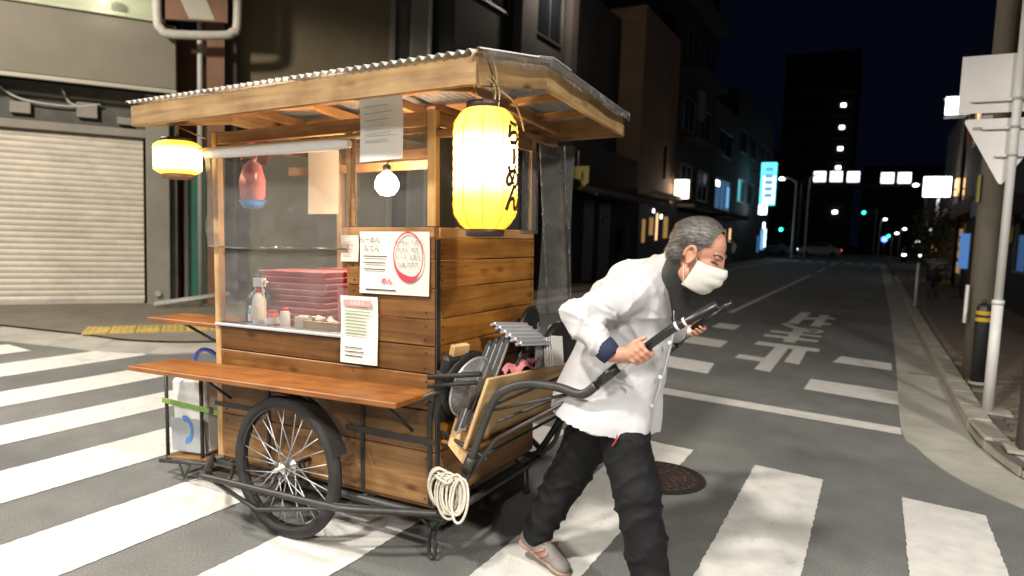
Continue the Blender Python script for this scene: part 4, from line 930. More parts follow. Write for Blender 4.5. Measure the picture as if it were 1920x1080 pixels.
# ================================================================ THINGS ON THE CART
# plywood board leaning in the front rack
pb = tag(MB().hexa([(.885, -.50, .555), (.900, -.50, .550), (.900, .44, .50), (.885, .44, .505), (1.005, -.50, .885), (1.020, -.50, .880), (1.020, .56, .80), (1.005, .56, .805)]).build('plywood_board', 'plywood', bevel=.003), 'pale plywood board leaning in the front rack of the cart', 'board')
on_cart(pb, (0, 0, 0))
wb = tag(MB().hexa([(.80, -.49, .56), (.81, -.50, .555), (.90, -.46, .43), (.89, -.45, .435), (.80, -.40, .72), (.81, -.41, .72), (.90, -.38, .60), (.89, -.37, .60)]).build('wood_offcut', 'plywood'), 'small wooden offcut wedged below the plywood board', 'board'); on_cart(wb, (0, 0, 0))
# folded stools: black round seat, aluminium legs
def stool(loc, rz, rx, ry, label, n=3):
    o = cthing('folding_stool', label, 'stool', loc, rz, rx, ry, group='folding stools stowed in the front rack')
    MB().lathe([(.0, -.012), (.14, -.012), (.15, -.005), (.15, .008), (.135, .016), (0, .018)], axis=0, seg=28, cap=False).build('seat', 'black_vinyl', o, (0, 0, .12))
    for yy in (-.10, .10): MB().box((.012, yy, -.04), (.014, .022, .42)).build('leg', 'alu', o, bevel=.003)
    for yy in (-.075, .075): MB().box((.030, yy, -.05), (.014, .020, .40)).build('leg', 'alu', o, bevel=.003)
    bx('crossbar', (.012, .21, .02), (.012, 0, -.22), 'alu', o); bx('crossbar', (.012, .16, .02), (.03, 0, .13), 'alu', o); return o
stool((.80, .26, .86), .1, 0, .12, 'folded stool with black seat standing upright at the far end of the rack')
# stack of grey metal legs / slats lying over the front
for k in range(4):
    o = cthing('folded_table_leg', ['lowest', 'second', 'third', 'top'][k] + ' of the slanting grey aluminium legs in the front rack', 'table leg', (.86+.018*k, -.37+.030*k, .80+.008*k), 0, R(-33), R(4), group='slanting aluminium legs in the front rack')
    bx('bar', (.016, .022, .44), (0, 0, 0), 'alu', o, bevel=.003); bx('rubber_edge', (.018, .008, .43), (0, -.016, 0), 'black_vinyl', o, bevel=.002); bx('end_cap', (.02, .026, .03), (0, 0, .226), 'grip_black', o, bevel=.003)
for k in range(6):
    o = cthing('grey_slat', ['first', 'second', 'third', 'fourth', 'fifth', 'sixth'][k] + ' from the front of the ribbed grey slats resting on the stools', 'slat', (1.0-.030*k, -.03+.004*k, .975+.016*k), R(2), R(-7), R(-24), group='ribbed grey slats on the front rack')
    bx('slat_face', (.034, .34, .016), (0, 0, 0), 'alu', o, bevel=.004); bx('slat_lip', (.006, .34, .010), (.016, 0, -.012), 'grey_plastic', o, bevel=.002)
for k in range(3):
    o = cthing('thin_panel', ['nearest', 'middle', 'farthest'][k] + ' of the thin pale panels hanging below the ribbed slats', 'panel', (.99-.02*k, .06+.05*k, .85), 0, R(-8), R(-6), group='thin pale panels')
    bx('panel_face', (.008, .10, .20), (0, 0, 0), 'alu' if k < 2 else 'white_paper', o, bevel=.001); bx('panel_edge', (.012, .10, .008), (0, 0, .104), 'white_paper', o, bevel=.001)
cs = cthing('card_stack', 'stack of white cards beside the black stool seat', 'cards', (1.0, .15, .90), 0, R(-8), R(-8))
for k in range(4): bx('card', (.005, .12+.01*(k % 2), .15), (.012*k, .006*k, .004*k), 'white_paper', cs, bevel=.001)
st2 = cthing('round_cushion', 'black round stool seat standing on edge at the far side of the rack', 'stool seat', (.985, .27, .88), R(-6), 0, R(8))
MB().lathe([(0, -.02), (.155, -.02), (.175, -.01), (.175, .012), (.16, .022), (0, .024)], axis=0, seg=32, cap=False).build('cushion', 'black_vinyl', st2); MB().lathe([(.178, -.012), (.178, .012)], axis=0, seg=32, cap=False).build('edge_trim', 'grip_black', st2); MB().lathe([(.03, -.05), (.03, -.02)], axis=0, seg=12).build('fitting', 'white_plastic', st2, (0, -.02, .12))
bt = cthing('black_bag', 'black bag stuffed between the stools and the board', 'bag', (.93, -.02, .80), 0, 0, 0)
bmv = MB().lathe([(.0, -.11), (.05, -.10), (.08, -.03), (.075, .04), (.04, .09), (0, .10)], seg=14, cap=False).build('sack', 'black_vinyl', bt); bmv.scale = (.8, 2.0, .8); tube('strap', smooth_path([(0, -.1, .05), (.03, -.05, .12), (.02, .06, .11), (0, .1, .05)]), .008, 'black_cord', bt)
pc = cthing('pink_cloth', 'crumpled pink cloth on the upper edge of the plywood board', 'cloth', (.965, -.10, .855))
MB().grid(lambda u, v: (.06*(v-.5), -.14+.38*u, .012*math.sin(14*u+3*v)+.02*math.sin(5*u)+.015*math.cos(9*v)), 26, 8).build('fabric', 'pink_cloth', pc); MB().grid(lambda u, v: (.06*v-.02, .05+.12*u, .028+.01*math.sin(17*u+5*v)), 10, 4).build('corner_fold', 'pink_cloth', pc)
# clear round dish
cd_ = cthing('clear_dish', 'round clear plastic dish with pale rim standing on edge in the rack', 'dish', (.845, -.36, .80), R(-8), 0, R(14))
MB().lathe([(0, .05), (.09, .05), (.125, .03), (.145, .0)], axis=0, seg=32, cap=False).build('bowl', 'clear_dish', cd_); MB().lathe([(.142, -.003), (.150, -.003), (.150, .004), (.142, .004)], axis=0, seg=36, cap=False).build('rim', 'alu', cd_)
MB().lathe([(0, .0), (.155, .0), (.165, -.01), (.155, -.02), (0, -.02)], axis=0, seg=32, cap=False).build('black_lid', 'black_vinyl', cd_, (-.03, 0, 0)); bx('label_card', (.003, .10, .09), (.03, .0, -.05), 'cream_paper', cd_)
sb = cthing('seat_bundle', 'dark folded seat bundle between the dish and the plank wall', 'bundle', (.775, -.40, .80), R(-12), 0, R(16))
bx('cover', (.05, .22, .34), (0, 0, 0), 'black_vinyl', sb, bevel=.02); bx('band', (.054, .225, .02), (0, 0, .08), 'steel_dark', sb); bx('wood_edge', (.03, .1, .05), (-.0, -.02, .19), 'plywood', sb)
# coil of white rope on the drawbar foot
rp = cthing('rope_coil', 'coil of white rope hanging at the foot of the near drawbar', 'rope', (.845, -.55, .375))
for k in range(11):
    rx_, rz_ = .058+.004*(k % 4)+random.uniform(-.006, .006), .082+.006*(k % 3)+random.uniform(-.012, .012); t = -.35+.13*k
    pts = [(rx_*math.cos(a)*math.cos(t)+.016*(k-5), -.012*(k-5)*.5+rx_*.6*math.sin(a*1)*math.sin(t)*.6, rz_*math.sin(a)-.018+.01*math.sin(k)) for a in [2*math.pi*j/20 for j in range(20)]]
    MB().tube(pts, .0062, 6, True).build('loop', 'rope_white', rp)
MB().tube([(-.02+.045*math.cos(a), .0+.02*math.sin(a)-.01, .05+.012*math.sin(2*a)) for a in [2*math.pi*j/12 for j in range(12)]], .006, 6, True).build('binding', 'rope_white', rp)

# ---- paper lanterns
def lantern_mat(name, edge, core, s_edge, s_core, z0, zr):
    m = bpy.data.materials.new(name); m.use_nodes = True; MATS[name] = m
    n, l = m.node_tree.nodes, m.node_tree.links; b_ = n['Principled BSDF']; b_.inputs['Base Color'].default_value = (.6, .4, .1, 1); b_.inputs['Roughness'].default_value = .7
    tc = n.new('ShaderNodeTexCoord'); sx = n.new('ShaderNodeSeparateXYZ'); l.new(tc.outputs['Object'], sx.inputs[0])
    a = n.new('ShaderNodeMath'); a.operation = 'SUBTRACT'; a.inputs[1].default_value = z0; l.new(sx.outputs[2], a.inputs[0])
    ab = n.new('ShaderNodeMath'); ab.operation = 'ABSOLUTE'; l.new(a.outputs[0], ab.inputs[0])
    mr = n.new('ShaderNodeMapRange'); mr.interpolation_type = 'SMOOTHSTEP'; mr.inputs[1].default_value = zr*.25; mr.inputs[2].default_value = zr; mr.inputs[3].default_value = 1; mr.inputs[4].default_value = 0; l.new(ab.outputs[0], mr.inputs[0])
    nz = n.new('ShaderNodeTexNoise'); nz.inputs['Scale'].default_value = 14; l.new(tc.outputs['Object'], nz.inputs['Vector'])
    ml = n.new('ShaderNodeMath'); ml.operation = 'MULTIPLY_ADD'; ml.inputs[1].default_value = .25; l.new(nz.outputs[0], ml.inputs[0]); 
    sb_ = n.new('ShaderNodeMath'); sb_.operation = 'SUBTRACT'; sb_.inputs[1].default_value = .125; l.new(mr.outputs[0], sb_.inputs[0]); l.new(sb_.outputs[0], ml.inputs[2])
    cx = n.new('ShaderNodeMix'); cx.data_type = 'RGBA'; cx.inputs[6].default_value = (*edge, 1); cx.inputs[7].default_value = (*core, 1); l.new(ml.outputs[0], cx.inputs[0])
    st = n.new('ShaderNodeMapRange'); st.inputs[3].default_value = s_edge; st.inputs[4].default_value = s_core; l.new(ml.outputs[0], st.inputs[0])
    l.new(cx.outputs[2], b_.inputs['Emission Color']); l.new(st.outputs[0], b_.inputs['Emission Strength'])
lantern_mat('lantern_paper', (1, .54, .015), (1, .72, .30), 1.5, 7.5, .02, .165)
lantern_mat('lantern_paper_white', (1, .56, .04), (1, .74, .30), 2.0, 9.0, -.01, .085)
mat('lantern_text', (.03, .012, .012), .8); mat('lantern_ring', (.03, .012, .012), .5); mat('lantern_rib', (.55, .25, .02), .7, emit=(1, .42, .0), es=.75)
def lantern_profile(r, h, ribs=24):
    out = []
    for k in range(ribs*2+1):
        t = k/(ribs*2); z = (t-.5)*h; s = abs(2*t-1); rr = r*(1-.42*max(0, (s-.62)/.38)**2.2)
        out.append((rr+(.0016 if k % 2 else -.0016), z))
    return out
LN = cthing('paper_lantern', 'tall glowing yellow paper lantern with dark lettering at the front corner of the cart', 'lantern', (1.105, -.685, 1.755))
MB().lathe(lantern_profile(.126, .47), seg=40, cap=False).build('paper', 'lantern_paper', LN)
MB().lathe([(.073, .228), (.076, .228), (.076, .258), (.06, .262)], seg=28).build('top_ring', 'lantern_ring', LN); MB().lathe([(.06, -.262), (.076, -.258), (.076, -.228), (.073, -.228)], seg=28).build('bottom_ring', 'lantern_ring', LN)
pr = lantern_profile(.1285, .47, 12)
for k in range(7):
    a = -2.35 + k*.62
    MB().tube([(r_*math.cos(a), r_*math.sin(a), z_) for r_, z_ in pr], .0016, 4).build('rib', 'lantern_rib', LN)
MB().tube(smooth_path([(0, -.07, .255), (-.01, -.05, .33), (.0, .0, .40), (.01, .05, .33), (0, .07, .255)]), .004, 5).build('hanger', 'straw', LN)
for dx, dz in ((.012, .0), (.03, -.02)): MB().tube(smooth_path([(dx, -.01, .36), (.03+dx, .0, .30), (.045+dx, -.03, .25+dz)]), .003, 4).build('cord', 'straw', LN)
def wrap_text(ch, zc, ang, size, r):
    me = text_mesh(ch, size, bold=.004*size/.1)
    bm = bmesh.new(); bm.from_mesh(me); bmesh.ops.triangulate(bm, faces=bm.faces[:])
    for _ in range(2): bmesh.ops.subdivide_edges(bm, edges=[e for e in bm.edges if e.calc_length() > .012], cuts=1)
    for v in bm.verts:
        a = ang + v.co.x/r; z = zc+v.co.y*1.05; s = abs(2*z/.47); rr = r*(1-.42*max(0, (s-.62)/.38)**2.2)+.0025
        v.co = (rr*math.cos(a), rr*math.sin(a), z)
    bm.to_mesh(me); bm.free(); me.materials.append(MATS['lantern_text']); link('lettering', me, LN)
for k, c in enumerate('らーめん'):
    if c != 'ー': wrap_text(c, .125-.083*k, -.06, .098, .128)
    else: MB().tube([((.1305)*math.cos(-.06+.03*math.sin(t*3)), .1305*math.sin(-.06+.03*math.sin(t*3)), .075-.06*t) for t in (0, .25, .5, .75, 1)], .006, 5).build('lettering', 'lantern_text', LN)
for k, c in enumerate('らーめん'):
    if c != 'ー': wrap_text(c, .125-.083*k, .1+math.pi, .098, .128)
L2 = cthing('round_lantern', 'squat round glowing lantern hanging at the rear end of the cart roof', 'lantern', (-.93, -.58, 1.915))
MB().lathe([(r_, z_) for r_, z_ in lantern_profile(.122, .185, 10)], seg=36, cap=False).build('paper', 'lantern_paper_white', L2)
MB().lathe([(.08, .085), (.085, .085), (.085, .105), (.06, .108)], seg=24).build('top_ring', 'lantern_ring', L2); MB().lathe([(.06, -.115), (.08, -.11), (.08, -.085), (.075, -.085)], seg=24).build('bottom_ring', 'brown_wall', L2)
tube('hanger', [(0, 0, .12), (.01, .0, .18)], .006, 'straw', L2); tube('cord', [(0, 0, .17), (.17, .05, .10)], .004, 'straw', L2)
# loops of straw rope round the eave above the tall lantern
sr = cthing('rope_loop', 'straw rope loop tied round the front eave above the tall lantern', 'rope', (1.12, -.69, 2.1))
tube('loop', smooth_path([(.02, -.0, -.02), (-.005, -.10, .03), (.02, -.13, .07), (.035, -.05, .08), (.03, .01, .0), (.02, .0, -.03)]), .006, 'straw', sr); tube('tail', smooth_path([(.02, 0, -.03), (.06, .08, -.07), (.03, .2, -.10), (.02, .26, -.16)]), .004, 'straw', sr)
tube('tail', smooth_path([(.02, 0, -.03), (.0, .04, -.09), (-.02, .05, -.13)]), .004, 'straw', sr)
# ---- hanging bulb inside
glow('bulb_glass', (1, .74, .48), 330)
bl = cthing('light_bulb', 'bare bright bulb hanging inside the cart behind the small window', 'light bulb', (.235, -.22, 1.765))
MB().lathe([(0, -.062), (.035, -.055), (.058, -.025), (.06, .005), (.045, .038), (.02, .058)], seg=20, cap=False).build('glass', 'bulb_glass', bl); MB().lathe([(.022, .05), (.022, .09), (.01, .1)], seg=14).build('socket', 'black_vinyl', bl); tube('cord', [(0, 0, .1), (0, .1, .19)], .004, 'black_cord', bl)
# ---- small black radio under the roof at the front
ra = cthing('small_radio', 'small black box with a purple display under the front roof', 'radio', (.86, -.22, 1.985)); bx('case', (.09, .12, .16), (0, 0, 0), 'black_vinyl', ra, bevel=.01); glow('purple_led', (.35, .12, .9), 1.2); bx('display', (.006, .05, .02), (.046, -.01, .05), 'purple_led', ra); bx('dial', (.006, .04, .03), (.046, .02, -.02), 'grey_plastic', ra); bx('hook', (.03, .03, .06), (0, 0, .10), 'black_vinyl', ra)

# ---- papers
def paper(name, label, loc, w, h, m='poster_paper', ry=0, curl=.006, rz=0, cat='paper'):
    o = cthing(name, label, cat, loc, rz, 0, ry)
    MB().grid(lambda u, v: ((u-.5)*w, -curl*(math.sin(3*u+1)+math.sin(4*v+2))*.5-curl*.3, (v-.5)*h), 10, 12).build('sheet', m, o); return o
def lines(o, x0, x1, z0, z1, n, m='ink', th=.005, y=-.012, rag=.3):
    for k in range(n):
        z = z1+(z0-z1)*k/max(1, n-1); e = x1-(x1-x0)*rag*random.random(); bx('text_line', (round(e-x0, 2), .0012, th), ((x0+round(e-x0, 2)/2), y, z), m, o, bevel=0)
def words(o, txt, size, loc, m='ink', bold=0):
    return text('lettering', txt, size, m, o, loc, (math.pi/2, 0, 0), bold)
mp_ = paper('menu_poster', 'cream menu poster with a red ring and lines of text on the plank wall', (.513, -.513, 1.37), .40, .29)
words(mp_, 'らーめん', .032, (-.13, -.014, .105)); words(mp_, 'おでん', .032, (-.12, -.014, .065))
rg = []
for k in range(40):
    a = 2*math.pi*k/40; wd = .005+.016*max(0, math.cos(a+math.pi/2+.25))**3; rg.append((.092+.085*math.cos(a), -.013, .03+.115*math.sin(a), .092+(.085-wd)*math.cos(a), .03+(.115-wd*1.5)*math.sin(a)))
mbr = MB()
for k in range(40):
    p, q = rg[k], rg[(k+1) % 40]; mbr.add([(p[0], p[1], p[2]), (q[0], q[1], q[2]), (q[3], q[1], q[4]), (p[3], p[1], p[4])], [(0, 1, 2, 3)])
mbr.build('red_ring', 'ink_red', mp_)
for k, t_ in enumerate(('らーめん  六百円', 'おでん  百円', 'ビール  五百円', 'お酒  四百円')): words(mp_, t_, .021, (.092, -.014, .095-.034*k))
lines(mp_, -.17, -.02, -.03, .03, 3); words(mp_, 'めん', .034, (-.03, -.014, -.085), 'ink_red', .001); lines(mp_, -.16, .05, -.125, -.125, 1)
lp = paper('price_list', 'long white price list with a pink heading hanging below the poster', (.305, -.516, 1.045), .225, .325, curl=.008)
bx('heading', (.17, .0012, .03), (-.0, -.0135, .13), 'ink_pink', lp, bevel=0); lines(lp, -.08, .08, -.02, .09, 8, 'ink_green', .005, -.0135); lines(lp, -.08, .06, -.125, -.085, 3, 'ink', .004, -.0135)
words(lp, 'お品書き', .022, (0, -.0150, .13), 'white_paper')
p3 = paper('small_notice', 'small pinkish notice left of the menu poster', (.25, -.515, 1.435), .105, .125, 'cream_paper'); lines(p3, -.035, .035, -.03, .03, 4, 'ink_pink', .004, -.0125)
p4 = paper('hanging_notice', 'white notice hanging from the eave above the small window', (.515, -.60, 1.975), .235, .295, 'white_paper', R(-2), .012); lines(p4, -.08, .08, -.06, .09, 6, 'grey_plastic', .004, -.02)
p5 = paper('inside_notice', 'beige sheet of paper pinned up inside the cart', (-.40, -.02, 1.83), .235, .41, 'cream_paper', 0, .008)
tube('pin_cord', [(0, -.0, .205), (0, .0, .27)], .002, 'straw', p5)
# ---- inside the cart
sb1 = cthing('spray_bottle', 'white spray bottle with red collar standing on the cart counter', 'bottle', (-.515, -.40, .992))
MB().lathe([(.036, 0), (.038, .01), (.038, .14), (.03, .17), (.015, .195)], seg=18).build('bottle', 'white_plastic', sb1); MB().lathe([(.018, .19), (.018, .215)], seg=14).build('collar', 'red_cap', sb1)
MB().box((.005, 0, .245), (.075, .03, .05)).tube([(.04, 0, .25), (.065, 0, .25)], .009, 8).build('head', 'white_plastic', sb1, bevel=.008); tube('trigger', [(.02, 0, .23), (.035, 0, .20), (.03, 0, .17)], .006, 'white_plastic', sb1); bx('label', (.05, .003, .08), (0, -.038, .08), 'cream_paper', sb1)
def can(loc, r, h, m, cap, label, cat='can'):
    o = cthing('condiment_can', label, cat, loc); MB().lathe([(r*.9, 0), (r, .006), (r, h*.8), (r*.8, h*.86)], seg=18).build('can', m, o); MB().lathe([(r*.82, h*.85), (r*.82, h)], seg=16).build('lid', cap, o); MB().lathe([(r+.0008, h*.25), (r+.0008, h*.6)], seg=18, cap=False).build('label_band', 'white_plastic', o)
can((-.40, -.41, .992), .033, .10, 'red_plastic', 'red_cap', 'red spice tin beside the spray bottle'); can((-.30, -.415, .992), .026, .12, 'white_plastic', 'red_cap', 'slim white bottle with red cap on the counter')
can((-.585, -.38, .992), .030, .11, 'print_blue', 'white_plastic', 'blue can behind the spray bottle'); can((-.455, -.33, .992), .022, .06, 'yellow_tape', 'white_plastic', 'small yellow pot on the counter')
for k in range(9):
    o = cthing('red_tray', ['bottom', 'second', 'third', 'fourth', 'fifth', 'sixth', 'seventh', 'eighth', 'top'][k] + ' red tray of the stack counted from the counter', 'tray', (-.40+random.uniform(-.006, .006), -.15+random.uniform(-.006, .006), .992+.034*k), random.uniform(-.02, .02), group='stack of red trays inside the cart')
    m_ = 'pink_plastic' if k in (2, 5, 6, 8) else 'red_plastic'
    MB().hexa([(-.22, -.10, 0), (.22, -.10, 0), (.22, .10, 0), (-.22, .10, 0), (-.25, -.125, .028), (.25, -.125, .028), (.25, .125, .028), (-.25, .125, .028)]).build('tray_body', m_, o, bevel=.004); bx('tray_rim', (.515, .265, .005), (0, 0, .0305), m_, o, bevel=.001)
bxp = cthing('pink_box', 'pink plastic box standing beside the red trays', 'box', (.10, -.30, .992)); bx('tub', (.17, .12, .24), (0, 0, .12), 'pink_plastic', bxp, bevel=.008); bx('lid', (.178, .128, .012), (0, 0, .247), 'red_plastic', bxp)
bwd = cthing('wooden_box', 'low wooden box with white cloths at the front of the counter', 'box', (-.02, -.40, .992)); bx('box', (.24, .09, .055), (0, 0, .0275), 'cardboard', bwd); bx('rim', (.25, .10, .008), (0, 0, .06), 'plywood', bwd)
MB().grid(lambda u, v: (-.1+.2*u, -.03+.06*v, .068+.012*math.sin(12*u)+.01*math.cos(7*v+4*u)), 14, 6).build('cloths', 'white_plastic', bwd)
wbx = cthing('cream_box', 'cream carton lying in front of the red trays', 'box', (-.15, -.385, .992)); bx('carton', (.13, .10, .075), (0, 0, .0375), 'cream_paper', wbx); bx('flap', (.125, .05, .004), (0, -.02, .078), 'white_paper', wbx)
rsh = cthing('red_rack', 'red wire dish rack above the trays', 'rack', (-.32, .20, .992))
for z in (.0, .30): 
    for y in (-.12, .12): tube('rack_rail', [(-.22, y, z+.006), (.22, y, z+.006)], .006, 'red_plastic', rsh)
for x in (-.21, 0, .21):
    for y in (-.12, .12): tube('upright', [(x, y, 0), (x, y, .31)], .006, 'red_plastic', rsh)
bx('shelf', (.44, .25, .014), (0, 0, .30), 'red_plastic', rsh)
pot = cthing('soup_pot', 'dark soup pot standing on the red rack', 'pot', (-.25, .20, 1.302)); MB().lathe([(.10, 0), (.11, .01), (.11, .12), (.118, .125)], seg=24).build('pot', 'zinc', pot); MB().lathe([(.115, .126), (.08, .145), (.02, .155), (.015, .175), (0, .176)], seg=24, cap=False).build('lid', 'zinc', pot); tube('handle', [(-.11, 0, .09), (-.14, 0, .1), (-.11, 0, .11)], .006, 'black_vinyl', pot)
pbg = cthing('pink_reflection', 'pink and blue hanging shape added for a reflection in the rear vinyl window', 'bag', (-.60, -.36, 1.78))  # solid shape standing in for a pink and blue reflection on the vinyl
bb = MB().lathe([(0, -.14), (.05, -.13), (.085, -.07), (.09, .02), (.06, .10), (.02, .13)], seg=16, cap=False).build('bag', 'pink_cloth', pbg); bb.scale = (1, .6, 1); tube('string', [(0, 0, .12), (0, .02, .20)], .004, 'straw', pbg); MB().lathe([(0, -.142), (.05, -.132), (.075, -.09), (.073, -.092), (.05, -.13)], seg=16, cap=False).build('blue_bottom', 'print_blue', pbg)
dsk = cthing('dark_kettle', 'black kettle at the rear of the counter', 'kettle', (-.64, -.30, .992)); MB().lathe([(.06, 0), (.07, .03), (.07, .13), (.04, .18), (.02, .19), (.018, .21)], seg=20).build('body', 'black_vinyl', dsk); tube('handle', smooth_path([(-.05, 0, .17), (-.03, 0, .26), (.03, 0, .26), (.05, 0, .17)]), .008, 'black_vinyl', dsk); tube('spout', [(.06, 0, .1), (.10, 0, .17)], .012, 'black_vinyl', dsk)
# ---- on the rear rack
wc = cthing('water_container', 'translucent white water container with blue print strapped to the rear rack', 'container', (-1.085, -.28, .182), 0, 0, -R(4))
MB().hexa([(-.15, -.16, 0), (.15, -.16, 0), (.15, .16, 0), (-.15, .16, 0), (-.15, -.16, .47), (.15, -.16, .47), (.15, .16, .47), (-.15, .16, .47)]).build('tank', 'white_plastic', wc, bevel=.03)
MB().lathe([(.035, .468), (.035, .50)], seg=16).build('cap', 'print_blue', wc, (.08, 0, 0)); tube('bail', smooth_path([(-.13, 0, .47), (-.12, 0, .55), (-.06, 0, .605), (.03, 0, .605), (.11, 0, .55), (.12, 0, .47)]), .013, 'blue_tube', wc)
bx('lower_skirt', (.306, .004, .20), (.0, -.1625, .12), 'grey_plastic', wc, bevel=.001)
arc = [(-.02+.075*math.cos(a), -.1665, .155+.085*math.sin(a)) for a in [1.9-3.6*k/14 for k in range(15)]]
mba = MB()
for p, q in zip(arc, arc[1:]): mba.add([(p[0], p[1], p[2]), (q[0], q[1], q[2]), ((q[0]+.02)*.55-.01, q[1], .155+(q[2]-.155)*.55), ((p[0]+.02)*.55-.01, p[1], .155+(p[2]-.155)*.55)], [(0, 1, 2, 3)])
mba.build('blue_print', 'print_blue', wc)
gs = cthing('green_strap', 'green strap tied round the container and the rear rack', 'strap', (-1.02, -.485, .497)); bx('webbing', (.50, .006, .032), (0, 0, 0), 'green_strap', gs, rot=(0, R(1.5), 0)); bx('buckle', (.03, .012, .04), (.2, -.004, 0), 'steel_dark', gs)
bx('rear_counter', (.66, .27, .024), (-1.09, -.335, .982), 'shelf_wood', CART, bevel=.004); tube('counter_bracket', [(-1.3, -.34, .968), (-.76, -.34, .80)], .009, 'steel_dark', CART)

vl = cthing('pink_reflection_cloth', 'crumpled pink cloth added for the pink reflections at the top of the rear window', 'cloth', (-.56, -.44, 2.0))  # added cloth, stands in for pink reflections seen on the sheet
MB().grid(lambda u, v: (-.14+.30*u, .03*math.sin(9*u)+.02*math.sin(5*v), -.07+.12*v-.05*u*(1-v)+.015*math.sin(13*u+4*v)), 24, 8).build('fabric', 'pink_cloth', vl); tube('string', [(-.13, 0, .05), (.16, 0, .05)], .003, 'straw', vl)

# ================================================================ THE MAN PULLING THE CART
def skinmat(name, c, c2):
    m = mat(name, c, .5, var=.0, col2=c2, vs=22, bump=.15, bs=160, dist=.002)
    m.node_tree.nodes['Principled BSDF'].inputs['Subsurface Weight'].default_value = .12
    m.node_tree.nodes['Principled BSDF'].inputs['Subsurface Radius'].default_value = (.01, .004, .002)
    return m
skinmat('skin', (.53, .28, .19), (.45, .21, .135))
mat('coat_white', (.50, .497, .515), .75, var=.03, vs=5, bump=.25, bs=260, dist=.001)
mat('trouser_black', (.0065, .0068, .008), .75, spec=.25, var=.25, vs=12, bump=.3, bs=90, dist=.003)
mat('navy_knit', (.012, .015, .05), .8, bump=.4, bs=200, dist=.002)
mat('collar_grey', (.05, .052, .052), .8, bump=.5, bs=180, dist=.003)
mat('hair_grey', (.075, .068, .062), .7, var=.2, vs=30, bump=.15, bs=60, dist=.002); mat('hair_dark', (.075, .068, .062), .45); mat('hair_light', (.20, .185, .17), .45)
mat('mask_white', (.60, .58, .545), .75, var=.04, vs=9, bump=.2, bs=150, dist=.001)
mat('shoe_grey', (.20, .18, .17), .7, var=.2, vs=16, bump=.3, bs=90); mat('sole_tan', (.30, .20, .15), .7, var=.2, vs=18); mat('shoe_blue', (.18, .26, .34), .6); mat('shoe_orange', (.45, .17, .10), .6)
mat('eye_dark', (.03, .02, .018), .3); mat('brow', (.07, .06, .055), .8); mat('red_thread', (.5, .03, .03), .6)

def ball(c, r, seg=14, rings=9, rot=None):
    """closed ellipsoid: verts, faces"""
    r = (r, r, r) if not hasattr(r, '__len__') else r; vs = [Vector((0, 0, r[2]))]; fs = []
    for i in range(1, rings):
        t = math.pi*i/rings
        for k in range(seg): a = 2*math.pi*k/seg; vs.append(Vector((r[0]*math.sin(t)*math.cos(a), r[1]*math.sin(t)*math.sin(a), r[2]*math.cos(t))))
    vs.append(Vector((0, 0, -r[2])))
    for k in range(seg): fs.append((0, 1+k, 1+(k+1) % seg)); fs.append((len(vs)-1, 1+(rings-2)*seg+(k+1) % seg, 1+(rings-2)*seg+k))
    for i in range(rings-2):
        for k in range(seg): a, b = 1+i*seg, 1+(i+1)*seg; fs.append((a+k, b+k, b+(k+1) % seg, a+(k+1) % seg))
    if rot is not None: vs = [rot @ v for v in vs]
    return [v+Vector(c) for v in vs], fs
def cone(p0, r0, p1, r1, seg=14):
    """round-ended tapered limb"""
    p0, p1 = Vector(p0), Vector(p1); t = (p1-p0).normalized(); u = t.orthogonal().normalized(); w = t.cross(u); rings = []
    for k in range(5): a = math.pi/2*(1-k/4.0); rings.append((p0-t*r0*math.sin(a), r0*math.cos(a)))
    for k in range(1, 5): rings.append((p0.lerp(p1, k/4), r0+(r1-r0)*k/4))
    for k in range(1, 5): a = math.pi/2*k/4; rings.append((p1+t*r1*math.sin(a), r1*math.cos(a)))
    vs = []; fs = []
    for c, r in rings: vs += [c+(u*math.cos(2*math.pi*k/seg)+w*math.sin(2*math.pi*k/seg))*max(r, 1e-4) for k in range(seg)]
    for i in range(len(rings)-1): fs += [(i*seg+k, i*seg+(k+1) % seg, (i+1)*seg+(k+1) % seg, (i+1)*seg+k) for k in range(seg)]
    fs += [tuple(reversed(range(seg))), tuple((len(rings)-1)*seg+k for k in range(seg))]
    return vs, fs
def loft(rings, seg=28):
    """closed loft; ring = (centre, forward vector*rx, side vector*ry)"""
    vs = []; fs = []
    for c, fx, sy in rings:
        c, fx, sy = Vector(c), Vector(fx), Vector(sy)
        for k in range(seg):
            a = 2*math.pi*k/seg; ca, sa = math.cos(a), math.sin(a); e = .82
            vs.append(c+fx*math.copysign(abs(ca)**e, ca)+sy*math.copysign(abs(sa)**e, sa))
    for i in range(len(rings)-1): fs += [(i*seg+k, i*seg+(k+1) % seg, (i+1)*seg+(k+1) % seg, (i+1)*seg+k) for k in range(seg)]
    fs += [tuple(reversed(range(seg))), tuple((len(rings)-1)*seg+k for k in range(seg))]
    return vs, fs
def fuse(shapes, voxel, smooth=3, name='body'):
    """union of closed shapes as one continuous surface -> (verts, faces)"""
    mb = MB()
    for vs, fs in shapes: mb.add(vs, fs, True)
    me = mb.mesh(name); o = bpy.data.objects.new(name, me); COL.objects.link(o)
    md = o.modifiers.new('remesh', 'REMESH'); md.mode = 'VOXEL'; md.voxel_size = voxel; md.use_smooth_shade = True
    dg = bpy.context.evaluated_depsgraph_get(); m2 = bpy.data.meshes.new_from_object(o.evaluated_get(dg))
    bpy.data.objects.remove(o); bpy.data.meshes.remove(me)
    if smooth: relax(m2, smooth)
    return m2
def vco(me): a = np.empty(len(me.vertices)*3); me.vertices.foreach_get('co', a); return a.reshape(-1, 3)
def setco(me, a): me.vertices.foreach_set('co', a.ravel()); me.update()
